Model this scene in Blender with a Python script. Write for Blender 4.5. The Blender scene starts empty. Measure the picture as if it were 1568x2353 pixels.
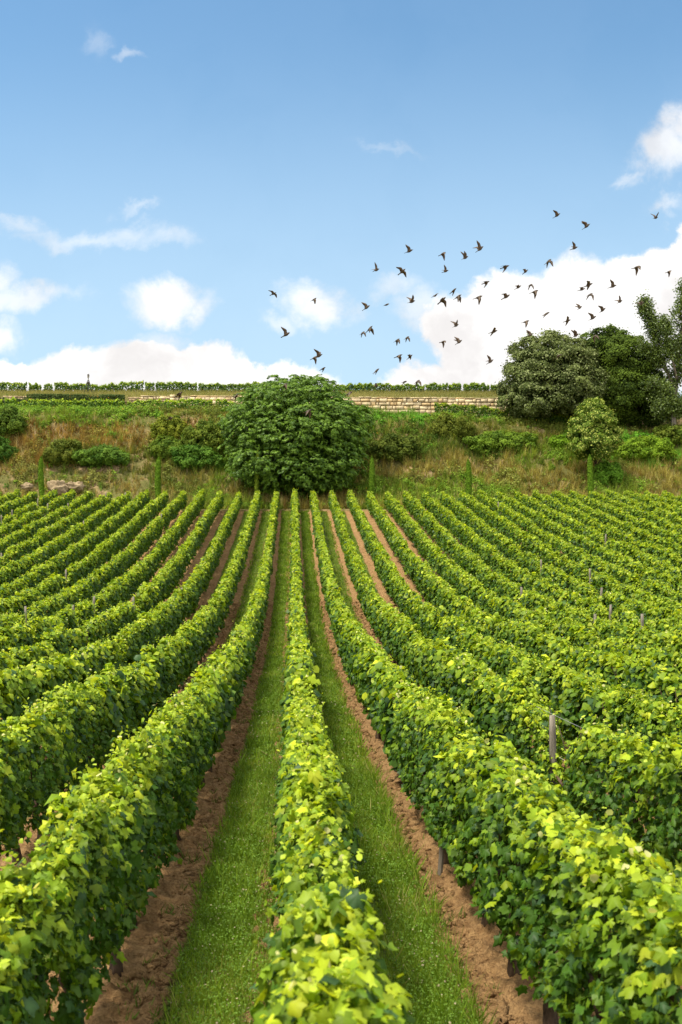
import bpy, math, random
import numpy as np
from math import radians, pi
R = np.random.default_rng(11); random.seed(5)
SC = bpy.context.scene
# ------------------------------------------------------------------ camera, sky, sun, exposure
W0, F0, XV, HY, CZ = 1568.0, 2287.0, 673.3, 1300.0, 3.0
cam = bpy.data.cameras.new('camera'); co = bpy.data.objects.new('camera', cam); SC.collection.objects.link(co)
co.location = (0, 0, CZ); co.rotation_euler = (radians(90), 0, 0)
cam.sensor_fit = 'HORIZONTAL'; cam.sensor_width = 24; cam.lens = 35
cam.shift_x = (784 - XV) / W0; cam.shift_y = (HY - 1176.3) / W0
cam.clip_end = 3000; cam.clip_start = .05
cam.dof.use_dof = True; cam.dof.focus_distance = 16; cam.dof.aperture_fstop = 3.6
SC.camera = co
SUN_V = np.array([-.36, -.16, .90]); SUN_V /= np.linalg.norm(SUN_V)
sun = bpy.data.lights.new('sun', 'SUN'); so = bpy.data.objects.new('sun', sun); SC.collection.objects.link(so)
sun.energy = 3.5; sun.angle = radians(11.0); sun.color = (1, .92, .76)
from mathutils import Vector
so.rotation_euler = Vector(SUN_V).to_track_quat('Z', 'Y').to_euler()
SC.view_settings.view_transform = 'Standard'; SC.view_settings.look = 'None'; SC.view_settings.gamma = 1
SC.view_settings.exposure = 0.78
wd = bpy.data.worlds.new('World'); SC.world = wd; wd.use_nodes = True
def nodes(nt):
    def N(t, **k):
        n = nt.nodes.new(t)
        for a, v in k.items(): setattr(n, a, v)
        return n
    return N
def mathn(nt, op, a, b=None, c=None, clamp=False):
    n = nt.nodes.new('ShaderNodeMath'); n.operation = op; n.use_clamp = clamp
    for i, v in enumerate((a, b, c)):
        if v is None: continue
        if isinstance(v, (int, float)): n.inputs[i].default_value = v
        else: nt.links.new(v, n.inputs[i])
    return n.outputs[0]
def mixc(nt, f, a, b, bt='MIX'):
    n = nt.nodes.new('ShaderNodeMix'); n.data_type = 'RGBA'; n.blend_type = bt
    for i, v in ((0, f), (6, a), (7, b)):
        if isinstance(v, (int, float)): n.inputs[i].default_value = v
        elif isinstance(v, tuple): n.inputs[i].default_value = (*v, 1) if len(v) == 3 else v
        else: nt.links.new(v, n.inputs[i])
    return n.outputs[2]
def noise(nt, vec, scale, detail=4, rough=.55, dist=0, col=False):
    n = nt.nodes.new('ShaderNodeTexNoise'); n.inputs['Scale'].default_value = scale
    n.inputs['Detail'].default_value = detail; n.inputs['Roughness'].default_value = rough; n.inputs['Distortion'].default_value = dist
    if vec is not None: nt.links.new(vec, n.inputs['Vector'])
    return n.outputs['Color' if col else 'Fac']
def smooth(nt, v, a, b):
    n = nt.nodes.new('ShaderNodeMapRange'); n.interpolation_type = 'SMOOTHSTEP'
    nt.links.new(v, n.inputs[0]); n.inputs[1].default_value = a; n.inputs[2].default_value = b
    return n.outputs[0]
def build_sky():
    nt = wd.node_tree; nt.nodes.clear(); N = nodes(nt); L = nt.links.new
    out = N('ShaderNodeOutputWorld'); bg = N('ShaderNodeBackground'); L(bg.outputs[0], out.inputs[0])
    sky = N('ShaderNodeTexSky'); sky.sky_type = 'NISHITA'; sky.sun_disc = False
    sky.sun_elevation = math.asin(SUN_V[2]); sky.sun_rotation = math.atan2(SUN_V[0], SUN_V[1])
    sky.air_density = 1.0; sky.dust_density = 0.6; sky.ozone_density = 1.6; sky.altitude = 50
    tc = N('ShaderNodeTexCoord'); sp = N('ShaderNodeSeparateXYZ'); L(tc.outputs['Generated'], sp.inputs[0])
    ay = mathn(nt, 'MAXIMUM', mathn(nt, 'ABSOLUTE', sp.outputs[1]), .12)
    u = mathn(nt, 'DIVIDE', sp.outputs[0], ay); v = mathn(nt, 'DIVIDE', sp.outputs[2], ay)
    cb = N('ShaderNodeCombineXYZ'); L(u, cb.inputs[0]); L(v, cb.inputs[1])
    nz = noise(nt, cb.outputs[0], 9, 8, .62, .15, col=True)
    ns = N('ShaderNodeVectorMath', operation='SUBTRACT'); L(nz, ns.inputs[0]); ns.inputs[1].default_value = (.5, .5, .5)
    nm = N('ShaderNodeVectorMath', operation='SCALE'); L(ns.outputs[0], nm.inputs[0]); nm.inputs[3].default_value = .10
    ad = N('ShaderNodeVectorMath', operation='ADD'); L(cb.outputs[0], ad.inputs[0]); L(nm.outputs[0], ad.inputs[1])
    # clouds: centre and radii as tangents of direction (from image px), thickness, opacity
    cl = [(330, 905, 330, 150, 1.15, 1), (110, 910, 280, 95, 1.1, 1), (560, 910, 290, 95, 1.1, 1), (250, 860, 150, 75, 1., 1),
          (395, 685, 120, 62, .85, .8), (375, 770, 90, 34, .7, .5), (0, 770, 80, 75, .9, .75), (60, 665, 170, 48, .8, .6), (-20, 620, 70, 60, .8, .6),
          (730, 705, 110, 66, .85, .7), (630, 752, 60, 30, .7, .45), (190, 522, 300, 40, .75, .42), (400, 538, 130, 36, .7, .36), (30, 500, 90, 30, .7, .4), (330, 468, 90, 22, .7, .32),
          (1130, 915, 330, 120, 1.2, 1), (1350, 800, 330, 210, 1.2, 1), (1150, 740, 190, 140, 1.05, .95), (1520, 700, 190, 150, 1.2, 1), (1330, 650, 130, 60, .9, .8), (900, 650, 110, 44, .7, .4),
          (1620, 600, 110, 100, 1.1, 1.), (1530, 355, 120, 85, .8, .68), (1600, 290, 80, 80, .8, .7), (1440, 395, 80, 26, .7, .4), (1540, 475, 90, 40, .75, .5),
          (278, 108, 44, 22, .7, .30), (208, 85, 34, 80, .6, .20), (890, 352, 130, 18, .6, .22), (1130, 830, 150, 130, 1.1, 1.), (1000, 690, 110, 60, .8, .5)]
    acc = None
    wisp = noise(nt, cb.outputs[0], 13, 12, .64, .25)
    wn = mathn(nt, 'MULTIPLY', mathn(nt, 'SUBTRACT', wisp, .52), 2.1)
    for (x, y, rx, ry, st, op) in cl:
        s = N('ShaderNodeVectorMath', operation='SUBTRACT'); L(ad.outputs[0], s.inputs[0]); s.inputs[1].default_value = ((x - XV) / F0, (HY - y) / F0, 0)
        m = N('ShaderNodeVectorMath', operation='MULTIPLY'); L(s.outputs[0], m.inputs[0]); m.inputs[1].default_value = (F0 / (rx * (1.28 if op < .9 else 1.03)), F0 / (ry * (1.22 if op < .9 else 1.03)), 0)
        ln = N('ShaderNodeVectorMath', operation='LENGTH'); L(m.outputs[0], ln.inputs[0])
        g = mathn(nt, 'MULTIPLY', mathn(nt, 'SUBTRACT', 1.0, ln.outputs['Value'], clamp=True), st * 1.5)
        gn = mathn(nt, 'ADD', g, mathn(nt, 'MULTIPLY', wn, mathn(nt, 'MINIMUM', mathn(nt, 'MULTIPLY', g, 1.9 if op < .9 else 1.2), 1.1 if op < .9 else .42)))
        g = mathn(nt, 'MULTIPLY', smooth(nt, gn, .08, 1.1 if op < .9 else .36), min(1, op * 1.15))
        acc = g if acc is None else mathn(nt, 'SMOOTH_MAX', acc, g, .08)
    # broken cloud added out of view, overhead and behind, to lift ambient light
    over = smooth(nt, noise(nt, tc.outputs['Generated'], 2.2, 7, .6, .2), .28, .5)
    where = mathn(nt, 'MAXIMUM', smooth(nt, v, .8, 1.5), smooth(nt, sp.outputs[1], .1, -.3))
    mask = mathn(nt, 'MAXIMUM', acc, mathn(nt, 'MULTIPLY', over, where))
    veil = mathn(nt, 'MULTIPLY', smooth(nt, noise(nt, cb.outputs[0], 4, 6, .6, .4), .4, .8), .07)
    mask = mathn(nt, 'MAXIMUM', mask, veil)
    shade = noise(nt, ad.outputs[0], 7, 5, .55)
    ccol = mixc(nt, smooth(nt, shade, .32, .55), (5.15, 5.0, 4.95), (6.6, 6.5, 6.4))
    hz = smooth(nt, v, .58, .12)
    base = mixc(nt, mathn(nt, 'MULTIPLY', hz, .85), mixc(nt, 1.0, sky.outputs[0], (.70, 1.07, 1.12), 'MULTIPLY'), (3.45, 4.7, 5.75))
    ccol = mixc(nt, where, ccol, (8.6, 8.5, 8.3))  # added unseen cloud is brighter than the visible clouds, for softer fill
    c = mixc(nt, mask, base, ccol)
    L(c, bg.inputs[0]); bg.inputs[1].default_value = .103
build_sky()

# ------------------------------------------------------------------ helpers
def lattice(ix, iy, seed):
    h = (ix.astype(np.int64) * 374761393 + iy.astype(np.int64) * 668265263 + seed * 1442695041) & 0x7fffffff
    h = (h ^ (h >> 13)) * 1274126177 & 0x7fffffff
    return ((h ^ (h >> 16)) & 0xffff) / 65535.0
def vnoise(x, y, seed=0):
    x = np.asarray(x, float); y = np.asarray(y, float)
    ix = np.floor(x); iy = np.floor(y); fx = x - ix; fy = y - iy
    fx = fx * fx * (3 - 2 * fx); fy = fy * fy * (3 - 2 * fy)
    a = lattice(ix, iy, seed); b = lattice(ix + 1, iy, seed); c = lattice(ix, iy + 1, seed); d = lattice(ix + 1, iy + 1, seed)
    return (a * (1 - fx) + b * fx) * (1 - fy) + (c * (1 - fx) + d * fx) * fy
def fbm(x, y, seed=0, o=4):
    s = 0; a = .5; t = 0
    for i in range(o):
        s = s + a * vnoise(x * 2 ** i, y * 2 ** i, seed + i * 17); t += a; a *= .55
    return s / t
def sstep(x, a, b):
    t = np.clip((x - a) / (b - a), 0, 1); return t * t * (3 - 2 * t)
def P(px, py, D):   # a photograph point at distance D as a world position
    return np.array([(px - XV) / F0 * D, D, CZ + (HY - py) / F0 * D])
PD = [-60, 0, 3, 8, 16, 24, 32, 40, 50, 60, 70, 81, 84.5, 86, 89, 92, 95, 97.5, 101.2, 102.2, 106, 112, 140, 420]
PZ = [.6, .1, .05, -.1, -.3, -.3, -.05, .5, 1.85, 3.6, 5.5, 7.55, 8.1, 9.1, 11.5, 14.2, 17.2, 18.25, 18.3, 20.3, 21.5, 21.6, 16, -40]
def ground(X, D):
    X = np.asarray(X, float); D = np.asarray(D, float)
    z = 0
    for o in (-2, -1, 0, 1, 2):   # smoothing in the vineyard only
        z = z + np.interp(np.where(D < 78, D + o * 2.0, D), PD, PZ)
    z = z / 5
    right = sstep(X, 3, 13) * .30 + sstep(X, 13, 34) * .70
    z = z - right * 2.0 * sstep(D, 86, 95) * (1 - sstep(D, 101.2, 102.2))
    z = z - sstep(X, 26, 60) * 2.5 * sstep(D, 101, 103)
    b = sstep(D, 85, 88) * (1 - sstep(D, 94, 96.5))
    z = z + b * ((fbm(X * .35, D * .35, 3) - .5) * 2.0 + (fbm(X * 1.3, D * 1.3, 9) - .5) * .7)
    return z
def new_mesh(name, V, F, mats, parent=None, col=None, smooth_=False, mat_idx=None):
    """V (n,3); F list of (array of polygons with k corners)"""
    me = bpy.data.meshes.new(name)
    if not isinstance(F, list): F = [F]
    F = [np.asarray(f, np.int32) for f in F if len(f)]
    me.vertices.add(len(V)); me.vertices.foreach_set('co', np.asarray(V, np.float32).ravel())
    lt = np.concatenate([np.full(len(f), f.shape[1], np.int32) for f in F]); idx = np.concatenate([f.ravel() for f in F])
    me.loops.add(len(idx)); me.loops.foreach_set('vertex_index', idx)
    me.polygons.add(len(lt)); me.polygons.foreach_set('loop_start', np.concatenate([[0], np.cumsum(lt)[:-1]]).astype(np.int32))
    if smooth_: me.polygons.foreach_set('use_smooth', np.ones(len(lt), bool))
    for m in (mats if isinstance(mats, (list, tuple)) else [mats]): me.materials.append(m)
    if mat_idx is not None: me.polygons.foreach_set('material_index', np.asarray(mat_idx, np.int32))
    me.update(calc_edges=True)
    if col is not None:
        a = me.color_attributes.new('col', 'FLOAT_COLOR', 'POINT')
        c = np.ones((len(V), 4), np.float32); c[:, :3] = col; a.data.foreach_set('color', c.ravel())
    me.validate()
    o = bpy.data.objects.new(name, me); SC.collection.objects.link(o)
    if parent: o.parent = parent
    return o
def tag(o, label=None, cat=None, group=None, kind=None):
    if label: o['label'] = label
    if cat: o['category'] = cat
    if group: o['group'] = group
    if kind: o['kind'] = kind
    return o
def empty(name, loc=(0, 0, 0), rz=0):
    o = bpy.data.objects.new(name, None); SC.collection.objects.link(o); o.location = tuple(map(float, loc)); o.rotation_euler = (0, 0, rz)
    o.empty_display_size = .2
    return o
def shift_child(o, root):   # child mesh authored in world space
    o.matrix_parent_inverse = __import__('mathutils').Matrix.Translation(-Vector(root.location)) if False else o.matrix_parent_inverse
    me = o.data; n = len(me.vertices); a = np.empty(n * 3, np.float32); me.vertices.foreach_get('co', a); a = a.reshape(-1, 3) - np.array(root.location, np.float32)
    me.vertices.foreach_set('co', a.ravel()); me.update()
    return o
def norm(v): return v / (np.linalg.norm(v, axis=-1, keepdims=True) + 1e-9)
def ring_tube(path, rad, seg=8, rough=0, seed=0, cap=True):
    path = np.asarray(path, float); n = len(path); V = []; rng = np.random.default_rng(seed)
    rad = np.broadcast_to(rad, (n,))
    prev = np.array([1, 0, 0.])
    for i in range(n):
        t = path[min(i + 1, n - 1)] - path[max(i - 1, 0)]; t = t / (np.linalg.norm(t) + 1e-9)
        a = prev - t * prev.dot(t)
        if np.linalg.norm(a) < 1e-3: a = np.cross(t, [0, 1, 0.1])
        a /= np.linalg.norm(a); prev = a; b = np.cross(t, a)
        for k in range(seg):
            th = 2 * pi * k / seg; r = rad[i] * (1 + rough * rng.uniform(-1, 1))
            V.append(path[i] + r * (math.cos(th) * a + math.sin(th) * b))
    Q = [(i * seg + k, i * seg + (k + 1) % seg, (i + 1) * seg + (k + 1) % seg, (i + 1) * seg + k) for i in range(n - 1) for k in range(seg)]
    T = []
    if cap:
        for (base, c, fl) in ((0, path[0], True), ((n - 1) * seg, path[-1], False)):
            V.append(c); ci = len(V) - 1
            for k in range(seg):
                a, b = base + k, base + (k + 1) % seg
                T.append((b, a, ci) if fl else (a, b, ci))
    return np.array(V), np.array(Q), np.array(T).reshape(-1, 3)
class MB:
    def __init__(s): s.V = []; s.Q = []; s.T = []; s.n = 0; s.C = []
    def add(s, V, Q=None, T=None, col=None):
        V = np.asarray(V, float)
        if Q is not None and len(Q): s.Q.append(np.asarray(Q) + s.n)
        if T is not None and len(T): s.T.append(np.asarray(T) + s.n)
        s.V.append(V); s.n += len(V)
        s.C.append(np.broadcast_to(np.asarray(col if col is not None else (1, 1, 1), float), (len(V), 3)))
        return s
    def box(s, c, sz, jit=0, col=None, rz=0, taper=0):
        sx, sy, sz_ = [q / 2 for q in sz]
        V = np.array([(x * sx * (1 - taper * (z > 0)), y * sy * (1 - taper * (z > 0)), z * sz_) for z in (-1, 1) for x, y in ((-1, -1), (1, -1), (1, 1), (-1, 1))], float)
        if jit: V += R.uniform(-jit, jit, V.shape)
        if rz: cth, sth = math.cos(rz), math.sin(rz); V = V @ np.array([[cth, sth, 0], [-sth, cth, 0], [0, 0, 1]])
        return s.add(V + np.array(c), [(3, 2, 1, 0), (4, 5, 6, 7), (0, 1, 5, 4), (1, 2, 6, 5), (2, 3, 7, 6), (3, 0, 4, 7)], None, col)
    def tube(s, path, rad, seg=8, rough=0, seed=0, col=None):
        V, Q, T = ring_tube(path, rad, seg, rough, seed); return s.add(V, Q, T, col)
    def build(s, name, m, parent=None, smooth_=False, root=None):
        F = []
        if s.Q: F.append(np.concatenate(s.Q))
        if s.T: F.append(np.concatenate(s.T))
        o = new_mesh(name, np.concatenate(s.V), F, m, parent, np.concatenate(s.C), smooth_)
        if root is not None: shift_child(o, root)
        return o
# ---- leaf templates: x across, y along (tip +y), z normal
def t_vine():
    a = np.radians([-90, -60, -25, -5, 18, 42, 58, 74, 90, 106, 122, 138, 162, 185, 205, 240])
    r = np.array([.10, .50, .62, .50, .72, .85, .62, .80, 1.05, .80, .62, .85, .72, .50, .62, .50]) * .52
    V = [(0, 0, .05)] + [(rr * math.cos(t), rr * math.sin(t) + .0, -.16 * rr + .10 * (i % 2) * rr * .8 - .1 * abs(math.cos(t)) * rr) for i, (t, rr) in enumerate(zip(a, r))]
    n = len(a); return np.array(V), np.array([(0, 1 + i, 1 + (i + 1) % n) for i in range(n)])
def t_mid():
    V = [(0, -.42, 0), (.46, -.22, -.10), (.42, .26, -.06), (0, .56, -.08), (-.42, .26, -.06), (-.46, -.22, -.10), (0, .05, .06)]
    return np.array(V), np.array([(6, i, (i + 1) % 6) for i in range(6)])
def t_quad():
    return np.array([(0, -.5, 0), (.42, .02, -.1), (0, .5, 0), (-.42, .02, -.1)]), np.array([(0, 1, 2), (0, 2, 3)])
def t_fig():
    a = np.radians([-90, -20, 15, 30, 47, 62, 78, 90, 102, 118, 133, 150, 165, 200])
    r = np.array([.12, .5, .85, .42, .95, .45, .5, 1.15, .5, .45, .95, .42, .85, .5]) * .55
    V = [(0, 0, .04)] + [(rr * math.cos(t), rr * math.sin(t), -.25 * rr * rr) for t, rr in zip(a, r)]
    n = len(a); return np.array(V), np.array([(0, 1 + i, 1 + (i + 1) % n) for i in range(n)])
def t_blade():   # a bent blade of unit length, along y, width 1
    return np.array([(-.5, 0, 0), (.5, 0, 0), (.36, .5, .06), (-.36, .5, .06), (0, 1, .22)]), np.array([(0, 1, 2), (0, 2, 3), (3, 2, 4)])
TV, TM, TQ, TF, TB = t_vine(), t_mid(), t_quad(), t_fig(), t_blade()
def frames(nrm, tip):
    n = norm(nrm); t = tip - n * np.sum(n * tip, -1, keepdims=True); t = norm(t); b = np.cross(t, n)
    return np.stack([b, t, n], 1)   # rows
def leaves(tmpl, pos, fr, size, colr, wid=None, shade_centre=1.0):
    V, T = tmpl; N, k = len(pos), len(V)
    loc = np.broadcast_to(V[None], (N, k, 3)) * (size[:, None, None] if np.ndim(size) else size)
    if k > 5 and wid is None:   # every leaf curls and bends in its own way
        loc = loc * np.stack([R.uniform(.82, 1.12, (N, 1)), R.uniform(.88, 1.12, (N, 1)), R.uniform(-.6, 3.2, (N, 1))], -1) + R.normal(0, .035, (N, k, 3)) * (size[:, None, None] if np.ndim(size) else size)
    if wid is not None:
        loc = V[None] * np.stack([wid, size, size], -1)[:, None, :]
    W = np.einsum('nki,nij->nkj', loc, fr) + pos[:, None, :]
    idx = T[None] + (np.arange(N) * k)[:, None, None]
    C = np.repeat(colr[:, None, :], k, 1)
    if shade_centre != 1.0: C = C.copy(); C[:, 0] *= shade_centre
    return W.reshape(-1, 3), idx.reshape(-1, 3), C.reshape(-1, 3)
def join_parts(parts):
    V = []; T = []; C = []; n = 0
    for v, t, c in parts: V.append(v); T.append(t + n); C.append(c); n += len(v)
    return np.concatenate(V), np.concatenate(T), np.concatenate(C)
def rdir(n): return norm(R.normal(size=(n, 3)))
# ------------------------------------------------------------------ materials
def mat(name):
    m = bpy.data.materials.new(name); m.use_nodes = True; nt = m.node_tree; nt.nodes.clear()
    out = nt.nodes.new('ShaderNodeOutputMaterial'); return m, nt, out
def m_leaf(name, trans=.35, rough=.42, spec=.4, tint=(1.25, 1.15, .45), gain=1.0, vary=.25, vscale=9):
    m, nt, out = mat(name); N = nodes(nt); L = nt.links.new
    at = N('ShaderNodeAttribute', attribute_name='col')
    tc = N('ShaderNodeTexCoord')
    nz = noise(nt, tc.outputs['Object'], vscale, 3, .6)
    f = N('ShaderNodeMapRange'); L(nz, f.inputs[0]); f.inputs[1].default_value = .25; f.inputs[2].default_value = .75
    f.inputs[3].default_value = gain * (1 - vary); f.inputs[4].default_value = gain * (1 + vary)
    cb = N('ShaderNodeCombineColor')
    for i in range(3): L(f.outputs[0], cb.inputs[i])
    c = mixc(nt, 1.0, at.outputs['Color'], cb.outputs[0], 'MULTIPLY')
    p = N('ShaderNodeBsdfPrincipled'); L(c, p.inputs['Base Color']); p.inputs['Roughness'].default_value = rough
    p.inputs['Specular IOR Level'].default_value = spec
    t = N('ShaderNodeBsdfTranslucent'); L(mixc(nt, 1.0, c, tint, 'MULTIPLY'), t.inputs[0])
    mx = N('ShaderNodeMixShader'); mx.inputs[0].default_value = trans; L(p.outputs[0], mx.inputs[1]); L(t.outputs[0], mx.inputs[2])
    L(mx.outputs[0], out.inputs[0]); return m
def m_rough(name, c1, c2, scale=6, rough=.85, bump=.4, bscale=None, stretch=(1, 1, 1), attr=False):
    m, nt, out = mat(name); N = nodes(nt); L = nt.links.new
    tc = N('ShaderNodeTexCoord'); mp = N('ShaderNodeMapping'); L(tc.outputs['Object'], mp.inputs[0]); mp.inputs['Scale'].default_value = stretch
    c = mixc(nt, smooth(nt, noise(nt, mp.outputs[0], scale, 6, .6), .3, .7), c1, c2)
    if attr:
        at = N('ShaderNodeAttribute', attribute_name='col'); c = mixc(nt, 1.0, c, at.outputs['Color'], 'MULTIPLY')
    p = N('ShaderNodeBsdfPrincipled'); L(c, p.inputs['Base Color']); p.inputs['Roughness'].default_value = rough; p.inputs['Specular IOR Level'].default_value = .25
    b = N('ShaderNodeBump'); b.inputs['Strength'].default_value = bump; b.inputs['Distance'].default_value = .02
    L(noise(nt, mp.outputs[0], bscale or scale * 3, 6, .65), b.inputs['Height']); L(b.outputs[0], p.inputs['Normal'])
    L(p.outputs[0], out.inputs[0]); return m
M_vine = m_leaf('vine_leaf', .44, .5, .28)
M_fig = m_leaf('fig_leaf', .25, .5, .22, (1.2, 1.2, .4), vary=.2, vscale=2)
M_oak = m_leaf('oak_leaf', .15, .75, .12, vary=.15, vscale=1.2)
M_pop = m_leaf('poplar_leaf', .25, .45, .4)
M_bush = m_leaf('bush_leaf', .3, .7, .12, vary=.25, vscale=2)
M_grass = m_leaf('grass_blade', .42, .6, .2, (1.2, 1.15, .5), vary=.25, vscale=3)
M_cyp = m_leaf('cypress_leaf', .2, .8, .08, vary=.3, vscale=6)
M_bark = m_rough('bark', (.035, .022, .014), (.13, .085, .055), 14, .9, 1.0, 40, (1, 1, .35))
M_greybark = m_rough('grey_bark', (.09, .075, .055), (.24, .20, .15), 8, .9, .6, 30, (1, 1, .3))
M_post = m_rough('weathered_wood', (.11, .095, .075), (.27, .235, .19), 9, .85, .6, 30, (3, 3, .25))
M_stone = m_rough('limestone', (.48, .40, .27), (.74, .65, .49), 2.2, .9, .8, 14, attr=True)
M_joint = m_rough('wall_joint', (.12, .095, .06), (.25, .19, .12), 6, .95, .5)
M_metal = m_rough('galvanised_metal', (.05, .055, .06), (.12, .12, .12), 8, .5, .1)
M_white = m_rough('pale_housing', (.45, .42, .36), (.6, .57, .5), 5, .5, .1)
M_darkm = m_rough('dark_housing', (.03, .025, .02), (.06, .05, .04), 5, .5, .1)
M_wire = m_rough('wire', (.2, .2, .2), (.35, .35, .35), 5, .4, .1)
# bird plumage: the object's own palette
M_bird = m_rough('bird_plumage', (.030, .023, .017), (.075, .055, .038), 25, .6, .3, attr=True)
M_rock = m_rough('bank_rock', (.19, .14, .08), (.40, .31, .19), 1.6, .95, 1.0, 6)
def m_terrain():
    m, nt, out = mat('vineyard_ground'); N = nodes(nt); L = nt.links.new
    g = N('ShaderNodeNewGeometry'); sp = N('ShaderNodeSeparateXYZ'); L(g.outputs['Position'], sp.inputs[0])
    pos = g.outputs['Position']; X, Y = sp.outputs[0], sp.outputs[1]
    n1 = noise(nt, pos, 1.3, 6, .6); n2 = noise(nt, pos, 9, 5, .65); n3 = noise(nt, pos, 45, 4, .6); n4 = noise(nt, pos, 120, 3, .6); n0 = noise(nt, pos, .25, 3, .5)
    soil = mixc(nt, smooth(nt, n2, .3, .72), (.225, .122, .050), (.50, .305, .138))
    soil = mixc(nt, mathn(nt, 'MULTIPLY', smooth(nt, n1, .4, .75), .5), soil, (.56, .36, .175))
    soil = mixc(nt, mathn(nt, 'MULTIPLY', smooth(nt, n3, .48, .7), .55), soil, (.155, .092, .046))
    m_ = mathn(nt, 'PINGPONG', mathn(nt, 'ADD', X, -.147 - .0 + 150.0), .75)     # distance from a row, 0..0.75
    edge = mathn(nt, 'ADD', m_, mathn(nt, 'ADD', mathn(nt, 'MULTIPLY', mathn(nt, 'SUBTRACT', n2, .5), .16), mathn(nt, 'MULTIPLY', mathn(nt, 'SUBTRACT', n0, .5), .25)))
    gm = smooth(nt, edge, .44, .52)
    gm = mathn(nt, 'MULTIPLY', gm, smooth(nt, Y, 80.5, 79))
    grass = mixc(nt, smooth(nt, n2, .3, .7), (.08, .125, .018), (.15, .20, .035))
    grass = mixc(nt, mathn(nt, 'MULTIPLY', smooth(nt, n3, .5, .7), .45), grass, (.20, .19, .07))
    c = mixc(nt, gm, soil, grass)
    dry = mixc(nt, smooth(nt, n1, .35, .65), (.20, .135, .065), (.42, .30, .165))
    veg = mixc(nt, smooth(nt, n2, .3, .7), (.09, .10, .025), (.20, .18, .06))
    bank = mixc(nt, smooth(nt, noise(nt, pos, .5, 5, .6), .36, .52), dry, veg)
    c = mixc(nt, smooth(nt, mathn(nt, 'ADD', Y, mathn(nt, 'MULTIPLY', n1, 1.2)), 80.2, 82), c, bank)
    plateau = mixc(nt, n1, (.12, .14, .04), (.25, .22, .09))
    c = mixc(nt, smooth(nt, Y, 101.5, 102.5), c, plateau)
    p = N('ShaderNodeBsdfPrincipled'); L(c, p.inputs['Base Color']); p.inputs['Roughness'].default_value = .95; p.inputs['Specular IOR Level'].default_value = .15
    b = N('ShaderNodeBump'); b.inputs['Strength'].default_value = 1.0; b.inputs['Distance'].default_value = .07
    L(mathn(nt, 'ADD', n2, mathn(nt, 'ADD', mathn(nt, 'MULTIPLY', n3, .9), mathn(nt, 'MULTIPLY', n4, .3))), b.inputs['Height']); L(b.outputs[0], p.inputs['Normal'])
    L(p.outputs[0], out.inputs[0]); return m
M_ground = m_terrain()

# ------------------------------------------------------------------ ground
S = 1.5; X0 = .147
def grass_band(lane):   # grass strip of the lane between row n and row n+1
    return {0: (.51, 1.07), -1: (.52, 1.16), 1: (.70, 1.12), -2: (.45, .98)}.get(lane, (.55, .95))
def build_ground():
    xs = np.concatenate([np.linspace(-160, -30, 27), np.arange(-29, -4.2, .25), np.arange(-4.2, 5.6, .035), np.arange(5.7, 38, .25), np.linspace(39, 170, 27)])
    ds = [-60, -30, -10, 0, 2]; d = 2.5
    while d < 84: ds.append(d); d += max(.035, .0035 * d * (1 if d < 14 else 1.6))
    while d < 112: ds.append(d); d += .3
    ds = np.array(ds + [116, 122, 130, 140, 160, 200, 280, 420])
    Xg, Dg = np.meshgrid(xs, ds)
    Z = ground(Xg, Dg)
    rowd = np.abs(((Xg - X0 + .75) % 1.5) - .75)
    gr = sstep(rowd, .42, .52)
    inv = (1 - sstep(Dg, 79, 81)) * sstep(Dg, 1, 3)
    cl = (fbm(Xg * 6, Dg * 6, 21, 5) - .5) * .11 + np.maximum(0, fbm(Xg * 14, Dg * 14, 33, 2) - .45) * .17
    furrow = .035 * np.cos((rowd - .3) / .3 * pi) * (rowd < .6)
    near = 1 - sstep(Dg, 30, 60)
    Z = Z + inv * ((1 - gr) * (cl * (.35 + .65 * near)) + gr * (.02 + cl * .2) + .05 * np.exp(-(rowd / .18) ** 2))
    nx, ny = len(xs), len(ds)
    V = np.stack([Xg, Dg, Z], -1).reshape(-1, 3)
    i, j = np.meshgrid(np.arange(nx - 1), np.arange(ny - 1)); a = (j * nx + i).ravel()
    F = np.stack([a, a + 1, a + 1 + nx, a + nx], -1)
    tag(new_mesh('ground', V, F, M_ground, smooth_=True), kind='structure')
build_ground()
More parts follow.
